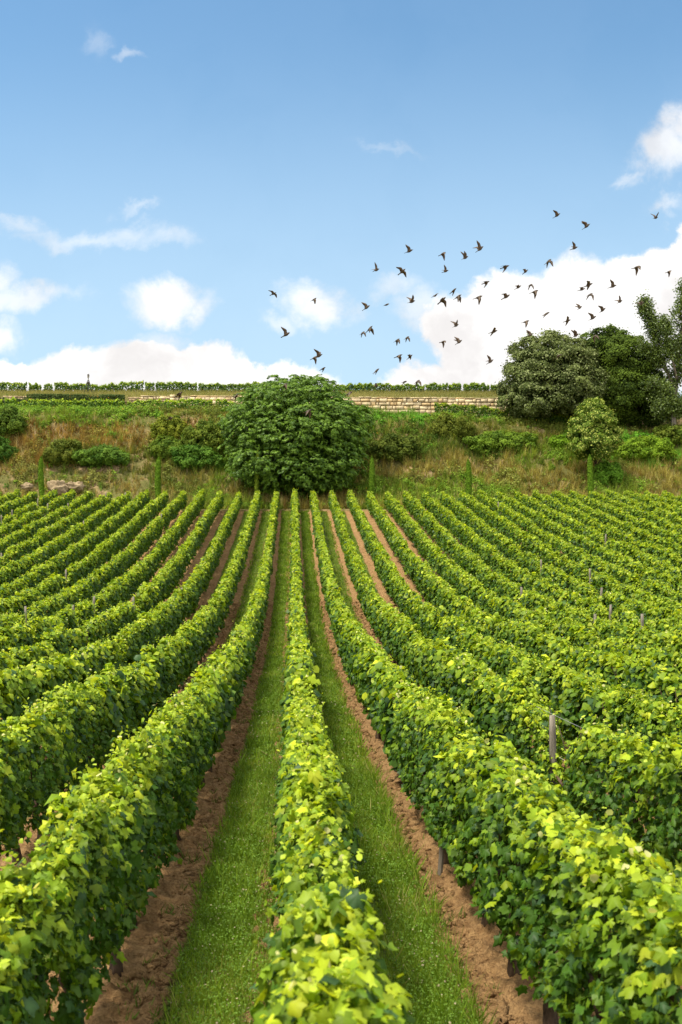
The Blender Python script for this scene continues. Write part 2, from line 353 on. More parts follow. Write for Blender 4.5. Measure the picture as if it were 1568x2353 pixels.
def build_lane_grass():
    parts = []
    for lane in range(-5, 7):
        a, b = grass_band(lane); x0 = X0 + lane * S
        for (d0, d1, dens, h0, h1, w) in ((4.2, 9, 5200, .04, .13, .006), (9, 16, 2700, .05, .14, .010), (16, 32, 900, .06, .14, .018), (32, 80, 300, .06, .14, .035)):
            if abs(lane) > 2 and d1 < 20: continue
            n = int((b - a + .1) * (d1 - d0) * dens * (1 if lane in (0, -1) else .5))
            D = R.uniform(d0, d1, n); rel = R.uniform(a - .05, b + .05, n)
            wob = (fbm(D * .8, D * 0 + lane, 50 + lane) - .5) * .16
            keep = fbm((x0 + rel) * 4, D * 4, 71, 3) + np.minimum(rel - a, b - rel) * 1.2 > R.uniform(.28, .52, n)
            D, rel, wob = D[keep], rel[keep], wob[keep]; n = len(D)
            X = x0 + rel + wob; Z = ground(X, D) + .015
            long_ = (R.random(n) < .04) | ((np.abs(rel - b) < .07) & (R.random(n) < .35) & (lane == 0))
            h = R.uniform(h0, h1, n) * (1 + 1.2 * long_); tip = np.stack([R.normal(0, .55, n), R.normal(0, .55, n), np.ones(n)], -1)
            nr = rdir(n) * [1, 1, .2]
            pal = np.array([(.14, .24, .018), (.22, .35, .03), (.30, .40, .05), (.46, .41, .15)])
            patch = fbm(X * 1.7, D * 1.1, 88, 3)
            pi_ = np.clip((patch * 3.4 - .4 + R.normal(0, .7, n)).astype(int), 0, 3)
            c = pal[pi_] * R.uniform(.75, 1.2, (n, 1))
            parts.append(leaves(TB, np.stack([X, D, Z], -1), frames(nr, tip), h, c, wid=np.full(n, w) * R.uniform(.7, 1.6, n)))
            # broad clover leaves and pale flower heads
            nf = int(n * .28); q = R.integers(0, n, nf); ps = np.stack([X[q], D[q], Z[q] + R.uniform(.04, .10, nf)], -1)
            sz = np.full(nf, .014 if d1 < 10 else .018 if d1 < 17 else .028) * R.uniform(.7, 1.3, nf)
            pale = R.random((nf, 1)) < .05
            cc = np.where(pale, (.50, .42, .28), (.17, .30, .04)) * R.uniform(.6, 1.2, (nf, 1))
            parts.append(leaves(TM, ps, frames(rdir(nf) * .5 + [0, -.3, 1], rdir(nf)), sz, cc))
    # seedlings and weeds straying onto the tilled soil
    nw = 900; D = 4.3 + R.random(nw) ** 1.4 * 40; lane = R.choice([-2, -1, -1, 0, 0, 1], nw); rel = np.where(R.random(nw) < .5, R.uniform(.15, .5, nw), R.uniform(1.02, 1.38, nw)); per = 9
    q = np.repeat(np.arange(nw), per); N = nw * per; X = (X0 + lane * S + rel)[q] + R.normal(0, .03, N); Y = D[q] + R.normal(0, .03, N)
    parts.append(leaves(TB, np.stack([X, Y, ground(X, Y) + .02], -1), frames(rdir(N) * [1, 1, .2], np.stack([R.normal(0, .9, N), R.normal(0, .9, N), np.ones(N)], -1)), R.uniform(.04, .14, N), np.array([.16, .24, .05]) * R.uniform(.6, 1.3, (N, 1)), wid=R.uniform(.006, .014, N)))
    V, T, C = join_parts(parts)
    tag(new_mesh('grass', V, T, M_grass, col=C), label='green grass strips with pale clover heads between the vine rows', cat='grass', kind='stuff')
build_lane_grass()
def build_clods():
    # loose soil clods on the tilled strips
    ico_t = (1 + 5 ** .5) / 2
    iv = norm(np.array([(-1, ico_t, 0), (1, ico_t, 0), (-1, -ico_t, 0), (1, -ico_t, 0), (0, -1, ico_t), (0, 1, ico_t), (0, -1, -ico_t), (0, 1, -ico_t), (ico_t, 0, -1), (ico_t, 0, 1), (-ico_t, 0, -1), (-ico_t, 0, 1)], float))
    it = np.array([(0, 11, 5), (0, 5, 1), (0, 1, 7), (0, 7, 10), (0, 10, 11), (1, 5, 9), (5, 11, 4), (11, 10, 2), (10, 7, 6), (7, 1, 8), (3, 9, 4), (3, 4, 2), (3, 2, 6), (3, 6, 8), (3, 8, 9), (4, 9, 5), (2, 4, 11), (6, 2, 10), (8, 6, 7), (9, 8, 1)])
    n = 72000; D = 4 + R.random(n) ** 1.5 * 42
    lane = R.choice([-3, -2, -1, -1, 0, 0, 1, 2], n); side = R.random(n) < .5
    rel = np.where(side, R.uniform(.1, .5, n), R.uniform(1.02, 1.4, n)); X = X0 + lane * S + rel
    s = (.008 + .030 * R.random(n) ** 2.5) * (1 + D * .025) * np.where(R.random(n) < .03, 2.0, 1)
    V = iv[None] * s[:, None, None] * R.uniform(.45, 1.4, (n, 12, 1)) * np.stack([R.uniform(.7, 1.5, n), R.uniform(.7, 1.5, n), R.uniform(.5, .9, n)], -1)[:, None]
    V = V + np.stack([X, D, ground(X, D) + .02 + s * .2], -1)[:, None]
    T = it[None] + (np.arange(n) * 12)[:, None, None]
    tag(new_mesh('soil_clods', V.reshape(-1, 3), T.reshape(-1, 3), M_ground), label='loose brown soil clods strewn on the tilled strips', cat='soil', kind='stuff')
build_clods()
# ------------------------------------------------------------------ vine rows
HT = 1.45
def row_D_range(X):
    lo = 2.2
    if X < 0: lo = max(lo, -X * F0 / (XV + 180))
    else: lo = max(lo, X * F0 / (W0 - XV + 180))
    return lo, 81.0
posts_px = [(370, 1183), (192, 1199), (157, 1160), (109, 1168), (85, 1140), (245, 1142), (289, 1144), (151, 1309), (305, 1383), (170, 1406), (212, 1394),
            (58, 1409), (420, 1360), (6, 1263), (1147, 1166), (1391, 1236), (1358, 1314), (1379, 1360), (1401, 1405), (1364, 1432), (1477, 1432), (1245, 1288),
            (1202, 1358), (935, 1478), (1275, 1650), (30, 1170), (4, 1180), (690, 1262), (740, 1345)]
def solve_post(px, py):
    best = None
    for k in range(-17, 23):
        X = X0 + k * S
        if abs(px - XV) < 2 or (px - XV) * X <= 0: continue
        D = X * F0 / (px - XV)
        if not 4 < D < 82: continue
        zt = float(ground(X, D)) + HT - CZ + .08
        y = HY - zt / D * F0
        e = abs(y - py)
        if best is None or e < best[0]: best = (e, k, D)
    return best
POSTS = []
for p in posts_px:
    b = solve_post(*p) if p != (1275, 1650) else (0, 2, 11.96)
    if b and b[0] < 30: POSTS.append((b[1], b[2], p))
gaps = {}
for k, D, p in POSTS: gaps.setdefault(k, []).append((D, .55 + .006 * D, 1.05))
gaps[2] = [(11.5, 1.0, 1.7)]
for _k in range(-16, 22):
    for _j in range(random.choice((2, 3, 4))):
        gaps.setdefault(_k, []).append((random.uniform(18, 79), random.uniform(.4, .9), random.uniform(.25, .65)))
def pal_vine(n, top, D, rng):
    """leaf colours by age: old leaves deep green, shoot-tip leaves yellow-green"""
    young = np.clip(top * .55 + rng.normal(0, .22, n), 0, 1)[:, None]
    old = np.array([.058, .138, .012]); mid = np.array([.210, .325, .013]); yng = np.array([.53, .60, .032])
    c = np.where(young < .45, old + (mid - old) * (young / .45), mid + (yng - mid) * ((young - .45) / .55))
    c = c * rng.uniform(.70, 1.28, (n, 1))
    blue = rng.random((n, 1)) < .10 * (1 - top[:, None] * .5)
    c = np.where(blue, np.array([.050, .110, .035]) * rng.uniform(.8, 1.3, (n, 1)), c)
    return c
def row_foliage(k, d0, d1, dens, tmpl, size, seed, h0=.40, ht=HT, w=.19, xf=None, zf=None, rng=None):
    L = d1 - d0
    if L <= .3: return []
    n = int(L * dens); D = rng.uniform(d0, d1, n)
    # contour coordinate: 0..1 left face (bottom to top), 1..1.5 over the top, 1.5..2.5 right face
    hh = ht - h0; per = hh + 2 * w + hh; s = rng.uniform(0, per, n)
    s = np.where(rng.random(n) < .16, rng.uniform(hh, hh + 2 * w, n), s)
    u = (fbm(D * 1.1, s * 1.3 + k * 7.3, 100 + seed, 3) - .5)
    big = (fbm(D * .42 + k * 3.1, D * 0 + k * 5.7, 300 + seed, 3) - .5)
    vine = .5 + .5 * np.cos(D * 2 * pi / 1.02 + k)          # one plant a metre
    Ht = ht + big * .32 + (vine - .5) * .09 + (fbm(D * 3.1, D * 0 + k, 7, 2) - .5) * .34
    Wd = w * (1 + u * .9 + (vine - .5) * .22 + big * .5)
    base = h0 + (fbm(D * .9, D * 0 + k * 2.2, 400, 3) - .5) * .42
    drop = np.ones(n)
    for (gd, gw, gs) in gaps.get(k, []) if xf is None else []:
        g = np.exp(-((D - gd) / gw) ** 2 * 2); Ht = Ht - g * .45 * gs; Wd = Wd * (1 - .5 * g * min(gs, 1.2)); drop = np.minimum(drop, 1 - .9 * g * min(gs, 1))
    left = s < hh; right = s > hh + 2 * w; topm = ~(left | right)
    f = np.where(left, s / hh, np.where(right, (per - s) / hh, 1.0))
    z = base + (Ht - base) * np.where(topm, 1, f)
    a = np.where(topm, (s - hh) / (2 * w), 0)
    x = np.where(left, -1.0, np.where(right, 1.0, -1 + 2 * a))
    round_ = np.where(topm, 1 - .12 * 0, 1 - .30 * np.clip(f - .7, 0, 1) / .3 * 1.0 - .25 * np.clip(.25 - f, 0, 1) / .25)
    x = x * np.where(topm, .72, round_)
    z = z - np.where(topm, .09 * x ** 2, 0)
    dep = rng.random(n) ** 2 * .55                         # depth inwards
    x = x * (1 - dep); z = np.where(topm, z - dep * .30, z)
    clump = (fbm(D * 5.5, s * 5.5 + k * 11, 800, 2) - .5) + 1.1 * (fbm(D * 2.3, s * 2.6 + k * 5, 820, 2) - .5)
    px_ = x * Wd + rng.normal(0, .022, n) + np.where(left, -1, np.where(right, 1, 0)) * clump * .16
    pz = z + rng.normal(0, .03, n) + topm * clump * .26
    nx = np.where(left, -1, np.where(right, 1, x * .6)); nz = np.where(topm, 1.0, .45 + .5 * f)
    nr = np.stack([nx, np.zeros(n), nz], -1) + rng.normal(0, .55, (n, 3)); nr[:, 1] -= .12
    tp = np.stack([nx * .5, rng.normal(0, .5, n), -np.ones(n) * np.where(topm, .25, 1)], -1) + rng.normal(0, .35, (n, 3))
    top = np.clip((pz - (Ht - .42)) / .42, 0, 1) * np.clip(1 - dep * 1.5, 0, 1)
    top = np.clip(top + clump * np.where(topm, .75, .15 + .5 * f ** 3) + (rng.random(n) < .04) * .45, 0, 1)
    keep = rng.random(n) < drop
    gx = (X0 + k * S) if xf is None else 0
    if xf is None:
        Xw = gx + px_; gz = ground(np.full(n, gx), D); pos = np.stack([Xw, D, gz + pz], -1)
    else:   # a cross row running along x
        pos = np.stack([D, np.full(n, xf) + px_, zf(D) + pz], -1); nr = nr[:, [1, 0, 2]]; tp = tp[:, [1, 0, 2]]
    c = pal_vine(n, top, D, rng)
    sz = size * rng.uniform(.6, 1.25, n)
    pos, nr, tp, sz, c = pos[keep], nr[keep], tp[keep], sz[keep], c[keep]
    out = [leaves(tmpl, pos, frames(nr, tp), sz, c, shade_centre=1.15)]
    # upright leafy shoots above the top
    ns = int(L * (7 if size < .13 else 4)); Ds = rng.uniform(d0, d1, ns); per_ = 6
    Hs = ht + (fbm(Ds * .42 + k * 3.1, Ds * 0 + k * 5.7, 300 + seed, 3) - .5) * .32 + (fbm(Ds * 3.1, Ds * 0 + k, 7, 2) - .5) * .34
    for (gd, gw, gs) in gaps.get(k, []) if xf is None else []: Hs = Hs - np.exp(-((Ds - gd) / gw) ** 2 * 2) * .45 * gs
    q_ = np.repeat(np.arange(ns), per_); t_ = np.tile(np.linspace(0, 1, per_), ns); ln_ = rng.uniform(.08, .26, ns); lx_ = rng.normal(0, .45, ns); ly_ = rng.normal(0, .45, ns); xo_ = rng.uniform(-.8, .8, ns) * w
    m_ = ns * per_; dx_ = xo_[q_] + lx_[q_] * ln_[q_] * t_ + rng.normal(0, .02, m_); dd_ = Ds[q_] + ly_[q_] * ln_[q_] * t_ + rng.normal(0, .02, m_); dz_ = Hs[q_] + ln_[q_] * (t_ - .15)
    ps_ = np.stack([gx + dx_, dd_, ground(np.full(m_, gx), dd_) + dz_], -1) if xf is None else np.stack([dd_, xf + dx_, zf(dd_) + dz_], -1)
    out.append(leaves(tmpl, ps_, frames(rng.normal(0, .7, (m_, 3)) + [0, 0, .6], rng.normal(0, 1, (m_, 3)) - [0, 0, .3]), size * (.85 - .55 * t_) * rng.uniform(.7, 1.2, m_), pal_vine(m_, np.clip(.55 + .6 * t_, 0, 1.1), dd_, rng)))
    # shoot tips standing out of the top: small pale leaves
    nt_ = int(L * (26 if size < .13 else 16)); D = rng.uniform(d0, d1, nt_)
    Ht = ht + (fbm(D * .42 + k * 3.1, D * 0 + k * 5.7, 300 + seed, 3) - .5) * .32 + (fbm(D * 3.1, D * 0 + k, 7, 2) - .5) * .34
    for (gd, gw, gs) in gaps.get(k, []) if xf is None else []: Ht = Ht - np.exp(-((D - gd) / gw) ** 2 * 2) * .42 * gs
    xo = rng.uniform(-1, 1, nt_) * w * .8; zo = Ht + rng.uniform(-.03, .13, nt_) ** 1
    pos = np.stack([gx + xo, D, ground(np.full(nt_, gx), D) + zo], -1) if xf is None else np.stack([D, xf + xo, zf(D) + zo], -1)
    pos = np.repeat(pos, 3, 0) + rng.normal(0, .03, (nt_ * 3, 3)); nt_ *= 3
    q = rng.random((nt_, 1))
    c = np.where(q < .10, (.66, .66, .28), (.45, .58, .05)) * rng.uniform(.75, 1.15, (nt_, 1))
    out.append(leaves(tmpl if size > .13 else TM, pos, frames(norm(rng.normal(size=(nt_, 3))) + [0, 0, .8], norm(rng.normal(size=(nt_, 3)))), size * .33 * rng.uniform(.5, 1.4, nt_), c))
    return out
# trunk variants: gnarled stump forking into two arms
def trunk_data(seed):
    rng = np.random.default_rng(seed); mb = MB()
    p = [(0, 0, -.08), (.02, .01, .05), (rng.uniform(-.04, .04), rng.uniform(-.05, .05), .2), (rng.uniform(-.05, .05), rng.uniform(-.06, .06), .36), (0, rng.uniform(-.03, .03), .50)]
    mb.tube(p, [.065, .05, .038, .036, .045], 8, .28, seed)
    for s in (-1, 1):
        mb.tube([p[-1], (rng.uniform(-.02, .02), s * .12, .60), (rng.uniform(-.03, .03), s * .36, .64 + rng.uniform(-.03, .03))], [.035, .026, .016], 6, .2, seed + 3)
    for q in range(3):
        y = rng.uniform(-.3, .3); mb.tube([(0, y, .6), (rng.uniform(-.05, .05), y + rng.uniform(-.1, .1), 1.0), (rng.uniform(-.08, .08), y + rng.uniform(-.1, .1), 1.3)], [.009, .006, .004], 5)
    o = mb.build('trunk', M_bark); me = o.data; bpy.data.objects.remove(o); return me
TRUNKS = [trunk_data(200 + i) for i in range(5)]
def ord_(n): return {1: 'first', 2: 'second', 3: 'third', 4: 'fourth', 5: 'fifth', 6: 'sixth', 7: 'seventh', 8: 'eighth', 9: 'ninth', 10: 'tenth', 11: 'eleventh', 12: 'twelfth', 13: 'thirteenth', 14: 'fourteenth', 15: 'fifteenth', 16: 'sixteenth', 17: 'seventeenth', 18: 'eighteenth', 19: 'nineteenth', 20: 'twentieth', 21: 'twenty-first', 22: 'twenty-second'}[n]
def build_rows():
    for k in range(-16, 22):
        rng = np.random.default_rng(1000 + k); X = X0 + k * S
        lo, hi = row_D_range(X); hi = 81.0 + rng.uniform(-.3, .2) 
        base = empty('vine_row', (X, lo, ground(X, lo)))
        parts = []
        for (a, b, dens, tm, sz) in ((lo, 6.5, 1500, TV, .105), (6.5, 14, 1050, TV, .115), (14, 30, 640, TM, .135), (30, 52, 420, TM, .16), (52, hi, 330, TQ, .20)):
            a = max(a, lo)
            if b > a: parts += row_foliage(k, a, b, dens, tm, sz, 0, rng=rng)
        V, T, C = join_parts(parts)
        shift_child(new_mesh('foliage', V, T, M_vine, base, C), base)
        if -4 <= k <= 4:
            d = math.ceil(lo) + .3; i = 0
            while d < (40 if abs(k) < 4 else 30):
                if rng.random() > .05:
                    t = bpy.data.objects.new('trunk', TRUNKS[rng.integers(0, 5)]); SC.collection.objects.link(t); t.parent = base
                    t.location = (rng.uniform(-.04, .04), d - lo, float(ground(X, d)) - base.location.z + .05); t.rotation_euler = (rng.uniform(-.12, .12), rng.uniform(-.1, .1), rng.choice([0, pi]) + rng.uniform(-.2, .2)); t.scale = (1, 1, rng.uniform(.9, 1.1))
                d += 1.02
        if k == 0: lab = 'central row of vines running straight up the slope towards the fig tree'
        elif k == -1: lab = 'leafy vine row just left of the central row, beside the wide grass strip'
        elif k == 1: lab = 'leafy vine row just right of the central row, swelling across the lower right'
        elif k == 2: lab = 'vine row second right of the central row, broken by the tall grey post'
        elif k == -2: lab = 'vine row second left of the central row, dark trunks showing under it'
        elif k == -16: lab = 'last vine row of the lower field towards the far upper left'
        elif k == 21: lab = 'last vine row of the lower field towards the far upper right'
        else: lab = f"{ord_(abs(k))} green vine row to the {'left' if k < 0 else 'right'} of the central row"
        tag(base, lab, 'vine row', 'parallel vine rows of the lower field')
build_rows()

# wooden posts in the rows
def post(x, y, z0, h, r, label, lean=(0, 0), seed=0):
    rng = np.random.default_rng(seed); mb = MB()
    pts = [(lean[0] * t * h, lean[1] * t * h, t * h) for t in (-.15, 0, .3, .6, .85, 1)]
    mb.tube(pts, [r * 1.05, r * 1.05, r, r * .97, r * .95, r * .82], 7, .09, seed)
    o = mb.build('wooden_post', M_post); o.location = (x, y, z0)
    return tag(o, label, 'post', 'grey wooden posts in the vine rows')
post_words = {(1275, 1650): 'tall weathered grey post standing in the gap of the near right row',
              (370, 1183): 'pale grey post standing clear of the upper left vines', (192, 1199): 'grey post leaning slightly beside the left end of an upper left row',
              (157, 1160): 'thin post high on the upper left, below the left cypress', (109, 1168): 'short post among the upper left vines near the left edge',
              (85, 1140): 'post at the top left row end just left of the first cypress', (245, 1142): 'post at a row end between the two left cypresses',
              (289, 1144): 'post at a row end closer to the second cypress from left', (151, 1309): 'thin tall post above the cluster of posts on the left side',
              (305, 1383): 'grey post, rightmost of the four in the left vine gap', (170, 1406): 'thick grey post in the left gap, lowest of that cluster',
              (212, 1394): 'grey post between two others in the left vine gap', (58, 1409): 'short post near the left edge beside a wire gap',
              (420, 1360): 'brownish post beside the bare soil strip left of centre', (6, 1263): 'post cut by the left edge of the field',
              (1147, 1166): 'small post high on the right, below the second right cypress', (1391, 1236): 'tiny post top showing among the upper right rows',
              (1358, 1314): 'thin post above the leafless gap on the right side', (1379, 1360): 'thick post in the leafless gap on the right side',
              (1401, 1405): 'post just below the leafless gap on the right side', (1364, 1432): 'short post left below the leafless gap on the right',
              (1477, 1432): 'short post near the right edge beside bare wires', (1245, 1288): 'post half buried in leaves, middle of the right slope',
              (1202, 1358): 'thin post half buried in leaves below the middle right slope', (935, 1478): 'pale thin post in the third row right of centre',
              (30, 1170): 'short post near the left edge high in the field', (4, 1180): 'post at the very left edge high in the field',
              (690, 1262): 'small post top poking out of the central row', (740, 1345): 'small grey post top in the row right of the central row'}
for i, (k, D, p) in enumerate(POSTS):
    X = X0 + k * S; big = p == (1275, 1650)
    post(X, D, float(ground(X, D)), 1.40 if big else 1.62, .042 if big else .048, post_words[p], ((-.02, 0) if big else (random.uniform(-.05, .05), 0)), i)
for (k, D, w) in ((1, 10.0, 'brown stake at the foot of the near right row beside bare soil'),):
    post(X0 + k * S - .17, D, float(ground(X0 + k * S, D)), .62, .026, w, (.06, .02), 77)
# trellis wires across the gap at the tall post
def wire(k, z, d0, d1, label):
    X = X0 + k * S; ds = np.linspace(d0, d1, 14)
    mb = MB(); mb.tube([(X, d, float(ground(X, d)) + z - .02 * math.sin(pi * (d - d0) / (d1 - d0))) for d in ds], .0025, 5)
    tag(mb.build('trellis_wire', M_wire), label, 'wire', 'trellis wires')
wire(2, 1.42, 8, 18, 'top trellis wire passing the tall grey post in the near right row')
wire(2, .95, 8, 18, 'lower trellis wire passing the tall grey post in the near right row')

# ------------------------------------------------------------------ trees and shrubs
def ell(px, py, rx, ry, D, depth=None):
    s = D / F0; c = P(px, py, D); return (c, np.array([rx * s, (depth if depth else rx * s), ry * s]))
def lumpy_points(ells, nl, lr, per, rng, squash=.8, bias_up=.25, sep=1.0, hemi=.75):
    """leaf clumps over the union of ellipsoids; returns positions, outward normals, lump ids"""
    vol = np.array([e[1][0] * e[1][2] for e in ells]); pr = vol / vol.sum()
    P_, N_, I_ = [], [], []
    lumps = []
    tries = 0
    while len(lumps) < nl and tries < nl * 30:
        tries += 1
        c, r = ells[rng.choice(len(ells), p=pr)]; d = norm(rng.normal(size=3)); 
        q = c + d * r * rng.uniform(.76, 1.10)
        if any((((q - c2) / (r2 * .86)) ** 2).sum() < 1 for c2, r2 in ells if c2 is not c): continue
        if any(np.linalg.norm(q - l[0]) < lr * sep for l in lumps[-400:]): continue
        n = norm(d / r); lumps.append((q, n, lr * rng.uniform(.6, 1.5)))
    for i, (q, n, r) in enumerate(lumps):
        m = int(per * (r / lr) ** 2); d = norm(rng.normal(size=(m, 3)) + n * hemi + np.array([0, 0, bias_up])); rr = r * (rng.uniform(.45, 1.05, (m, 1)) ** .5 + (rng.random((m, 1)) < .10) * rng.uniform(.1, .55, (m, 1)))
        P_.append(q + d * rr * [1, 1, squash]); N_.append(norm(d * .7 + n * .3)); I_.append(np.full(m, i))
    return np.concatenate(P_), np.concatenate(N_), np.concatenate(I_), lumps
def interior(ells, n, rng, shrink=.82):
    vol = np.array([np.prod(e[1]) for e in ells]); pr = vol / vol.sum(); which = rng.choice(len(ells), n, p=pr)
    c = np.array([e[0] for e in ells])[which]; r = np.array([e[1] for e in ells])[which]
    return c + norm(rng.normal(size=(n, 3))) * r * (rng.random((n, 1)) ** .25) * shrink
def crown(name, parent, ells, nl, lr, per, tmpl, size, pal, m, seed, droop=.5, inn=4000, lumpcol=.25, squash=.8, up=.25, sep=1.0, shrink=.82, tipcol=None, sparse=0):
    rng = np.random.default_rng(seed)
    p, n, I, lumps = lumpy_points(ells, nl, lr, per, rng, squash, up, sep)
    N = len(p); lc = rng.normal(0, 1, len(lumps))[I]
    pal = np.array(pal, float); t = np.clip(.5 + lc * lumpcol + rng.normal(0, .25, N), 0, 1)[:, None]
    c = pal[0] + (pal[1] - pal[0]) * t
    if tipcol is not None:
        msk = rng.random((N, 1)) < .25; c = np.where(msk, np.array(tipcol) * rng.uniform(.8, 1.15, (N, 1)), c)
    nr = n + rng.normal(0, .45, (N, 3)) + [0, 0, .25]; tp = n * .6 + rng.normal(0, .5, (N, 3)) - [0, 0, droop]
    parts = [leaves(tmpl, p, frames(nr, tp), size * rng.uniform(.65, 1.25, N), c)]
    if inn:
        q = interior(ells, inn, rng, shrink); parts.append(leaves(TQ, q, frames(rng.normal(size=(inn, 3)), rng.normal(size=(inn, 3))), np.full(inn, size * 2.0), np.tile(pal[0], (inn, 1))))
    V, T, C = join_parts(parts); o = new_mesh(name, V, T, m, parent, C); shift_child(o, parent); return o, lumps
def limbs(name, parent, base, targets, r0, m, seed, seg=7, fork=.35):
    rng = np.random.default_rng(seed); mb = MB(); base = np.asarray(base, float); ctr = np.mean(targets, 0); top = base + (ctr - base) * fork
    mb.tube([base - [0, 0, .4], base + (top - base) * .3, base + (top - base) * .65 + rng.normal(0, .08, 3), top], [r0 * 1.3, r0, r0 * .9, r0 * .8], 9, .1, seed)
    for i, t in enumerate(targets):
        st = base + (top - base) * rng.uniform(.55, 1.0); mid = (st + t) / 2 + rng.normal(0, .3, 3) * [1, 1, .5]
        mb.tube([st, st + (mid - st) * .5 + rng.normal(0, .05, 3), mid, t], [r0 * .5, r0 * .36, r0 * .26, r0 * .08], seg, .05, seed + i)
    o = mb.build(name, m, parent); shift_child(o, parent); return o
def tree(name, label, cat, ells, base, nl, lr, per, tmpl, size, pal, m, seed, r0=.25, nlimb=14, bark=None, **kw):
    root = empty(name, base); tag(root, label, cat)
    o, lumps = crown('crown', root, ells, nl, lr, per, tmpl, size, pal, m, seed, **kw)
    rng = np.random.default_rng(seed + 9); tg = [lumps[i][0] - lumps[i][1] * .4 for i in rng.choice(len(lumps), min(nlimb, len(lumps)), replace=False)]
    limbs('trunk', root, base, tg, r0, bark or M_bark, seed + 4)
    return root
# fig
def build_fig():
    D = 87.0
    E = [ell(680, 1012, 142, 90, D, 4.6), ell(676, 940, 104, 56, D + 1.2, 4.0), ell(582, 975, 54, 55, D + .5, 3.2), ell(772, 988, 62, 62, D + .3, 3.3), ell(722, 915, 48, 34, D + 1, 2.4), ell(630, 912, 44, 32, D + 1, 2.2),
         ell(628, 1068, 84, 46, D - 2, 3.0), ell(728, 1066, 92, 50, D - 1.8, 3.0), ell(680, 1090, 110, 30, D - 2.3, 2.6)]
    base = (P(682, 1100, D - .5)[0], D - .5, float(ground(.35, D - .5)))
    root = empty('fig_tree', base); tag(root, 'huge round fig tree with dark lobed leaves in front of the stone wall', 'tree')
    rng = np.random.default_rng(3)
    p, n, I, lumps = lumpy_points(E, 520, .80, 9, rng, .75, .3, )
    # every point is a rosette of drooping lobed leaves at a shoot tip
    parts = []
    N = len(p); per = 7
    ang = rng.uniform(0, 2 * pi, (N, 1)) + np.arange(per)[None] * 2.4; el = rng.uniform(-.55, .35, (N, per))
    ax = norm(n * .8 + [0, 0, .8]); a1 = norm(np.cross(ax, rng.normal(size=(N, 3)))); a2 = np.cross(ax, a1)
    d = np.cos(ang)[..., None] * a1[:, None] + np.sin(ang)[..., None] * a2[:, None]; 
    pos = p[:, None] + d * .22 * rng.uniform(.5, 1.1, (N, per, 1)) + ax[:, None] * (el[..., None] * .12)
    nr = ax[:, None] * 1.0 + d * .55 + rng.normal(0, .2, (N, per, 3)); tp = d - np.array([0, 0, .75])
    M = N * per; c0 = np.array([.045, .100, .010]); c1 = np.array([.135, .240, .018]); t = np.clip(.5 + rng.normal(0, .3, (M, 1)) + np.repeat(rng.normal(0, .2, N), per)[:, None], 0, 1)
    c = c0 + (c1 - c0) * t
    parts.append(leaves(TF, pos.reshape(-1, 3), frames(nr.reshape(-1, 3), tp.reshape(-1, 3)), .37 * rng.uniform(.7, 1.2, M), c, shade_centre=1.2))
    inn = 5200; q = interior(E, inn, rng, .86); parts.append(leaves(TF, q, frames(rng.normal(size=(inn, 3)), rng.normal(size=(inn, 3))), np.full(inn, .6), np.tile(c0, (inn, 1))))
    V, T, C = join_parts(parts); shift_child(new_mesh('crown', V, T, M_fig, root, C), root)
    tg = [lumps[i][0] - lumps[i][1] * .5 for i in rng.choice(len(lumps), 30, replace=False)]
    limbs('trunk', root, base, tg, .32, M_greybark, 17, fork=.22)
build_fig()
def gz(px, py, D): x = P(px, py, D)[0]; return (x, D, float(ground(x, D)))
def bumps(ells, n, rr, seed, D):
    g = np.random.default_rng(seed); out = list(ells)
    for _ in range(n):
        c, r_ = ells[g.integers(0, len(ells))]; d = norm(g.normal(size=3) + [0, -.3, .4]); s_ = g.uniform(.7, 1.3) * rr; out.append((c + d * r_ * g.uniform(.8, .98), np.array([s_, s_, s_ * g.uniform(.7, 1)])))
    return out
tree('holm_oak', 'broad grey-green holm oak standing at the right end of the stone wall', 'tree',
     bumps([ell(1262, 868, 80, 72, 98.5), ell(1212, 890, 48, 58, 98), ell(1318, 900, 58, 48, 97), ell(1245, 815, 55, 36, 99), ell(1225, 925, 60, 25, 97), ell(1300, 835, 54, 46, 99.5)], 26, 1.0, 5, 98),
     gz(1265, 940, 98.5), 330, .80, 260, TM, .17, ((.030, .048, .010), (.150, .190, .050)), M_oak, 31, droop=.1, inn=11000, up=.6, sep=1.25, squash=.72, shrink=.74, r0=.35, tipcol=(.23, .27, .11))
tree('evergreen_oak', 'tall olive-green oak between the grey-green oak and the poplar', 'tree',
     bumps([ell(1410, 842, 70, 62, 101), ell(1452, 880, 58, 62, 100.5), ell(1370, 815, 48, 42, 101.5), ell(1405, 915, 85, 50, 100), ell(1478, 935, 40, 38, 99), ell(1405, 790, 34, 26, 101.5), ell(1450, 812, 26, 34, 101.5)], 26, 1.0, 6, 101),
     gz(1420, 960, 101), 330, .82, 260, TM, .17, ((.022, .042, .006), (.105, .165, .016)), M_oak, 41, droop=.1, inn=11000, up=.6, sep=1.25, squash=.72, shrink=.74, r0=.4)
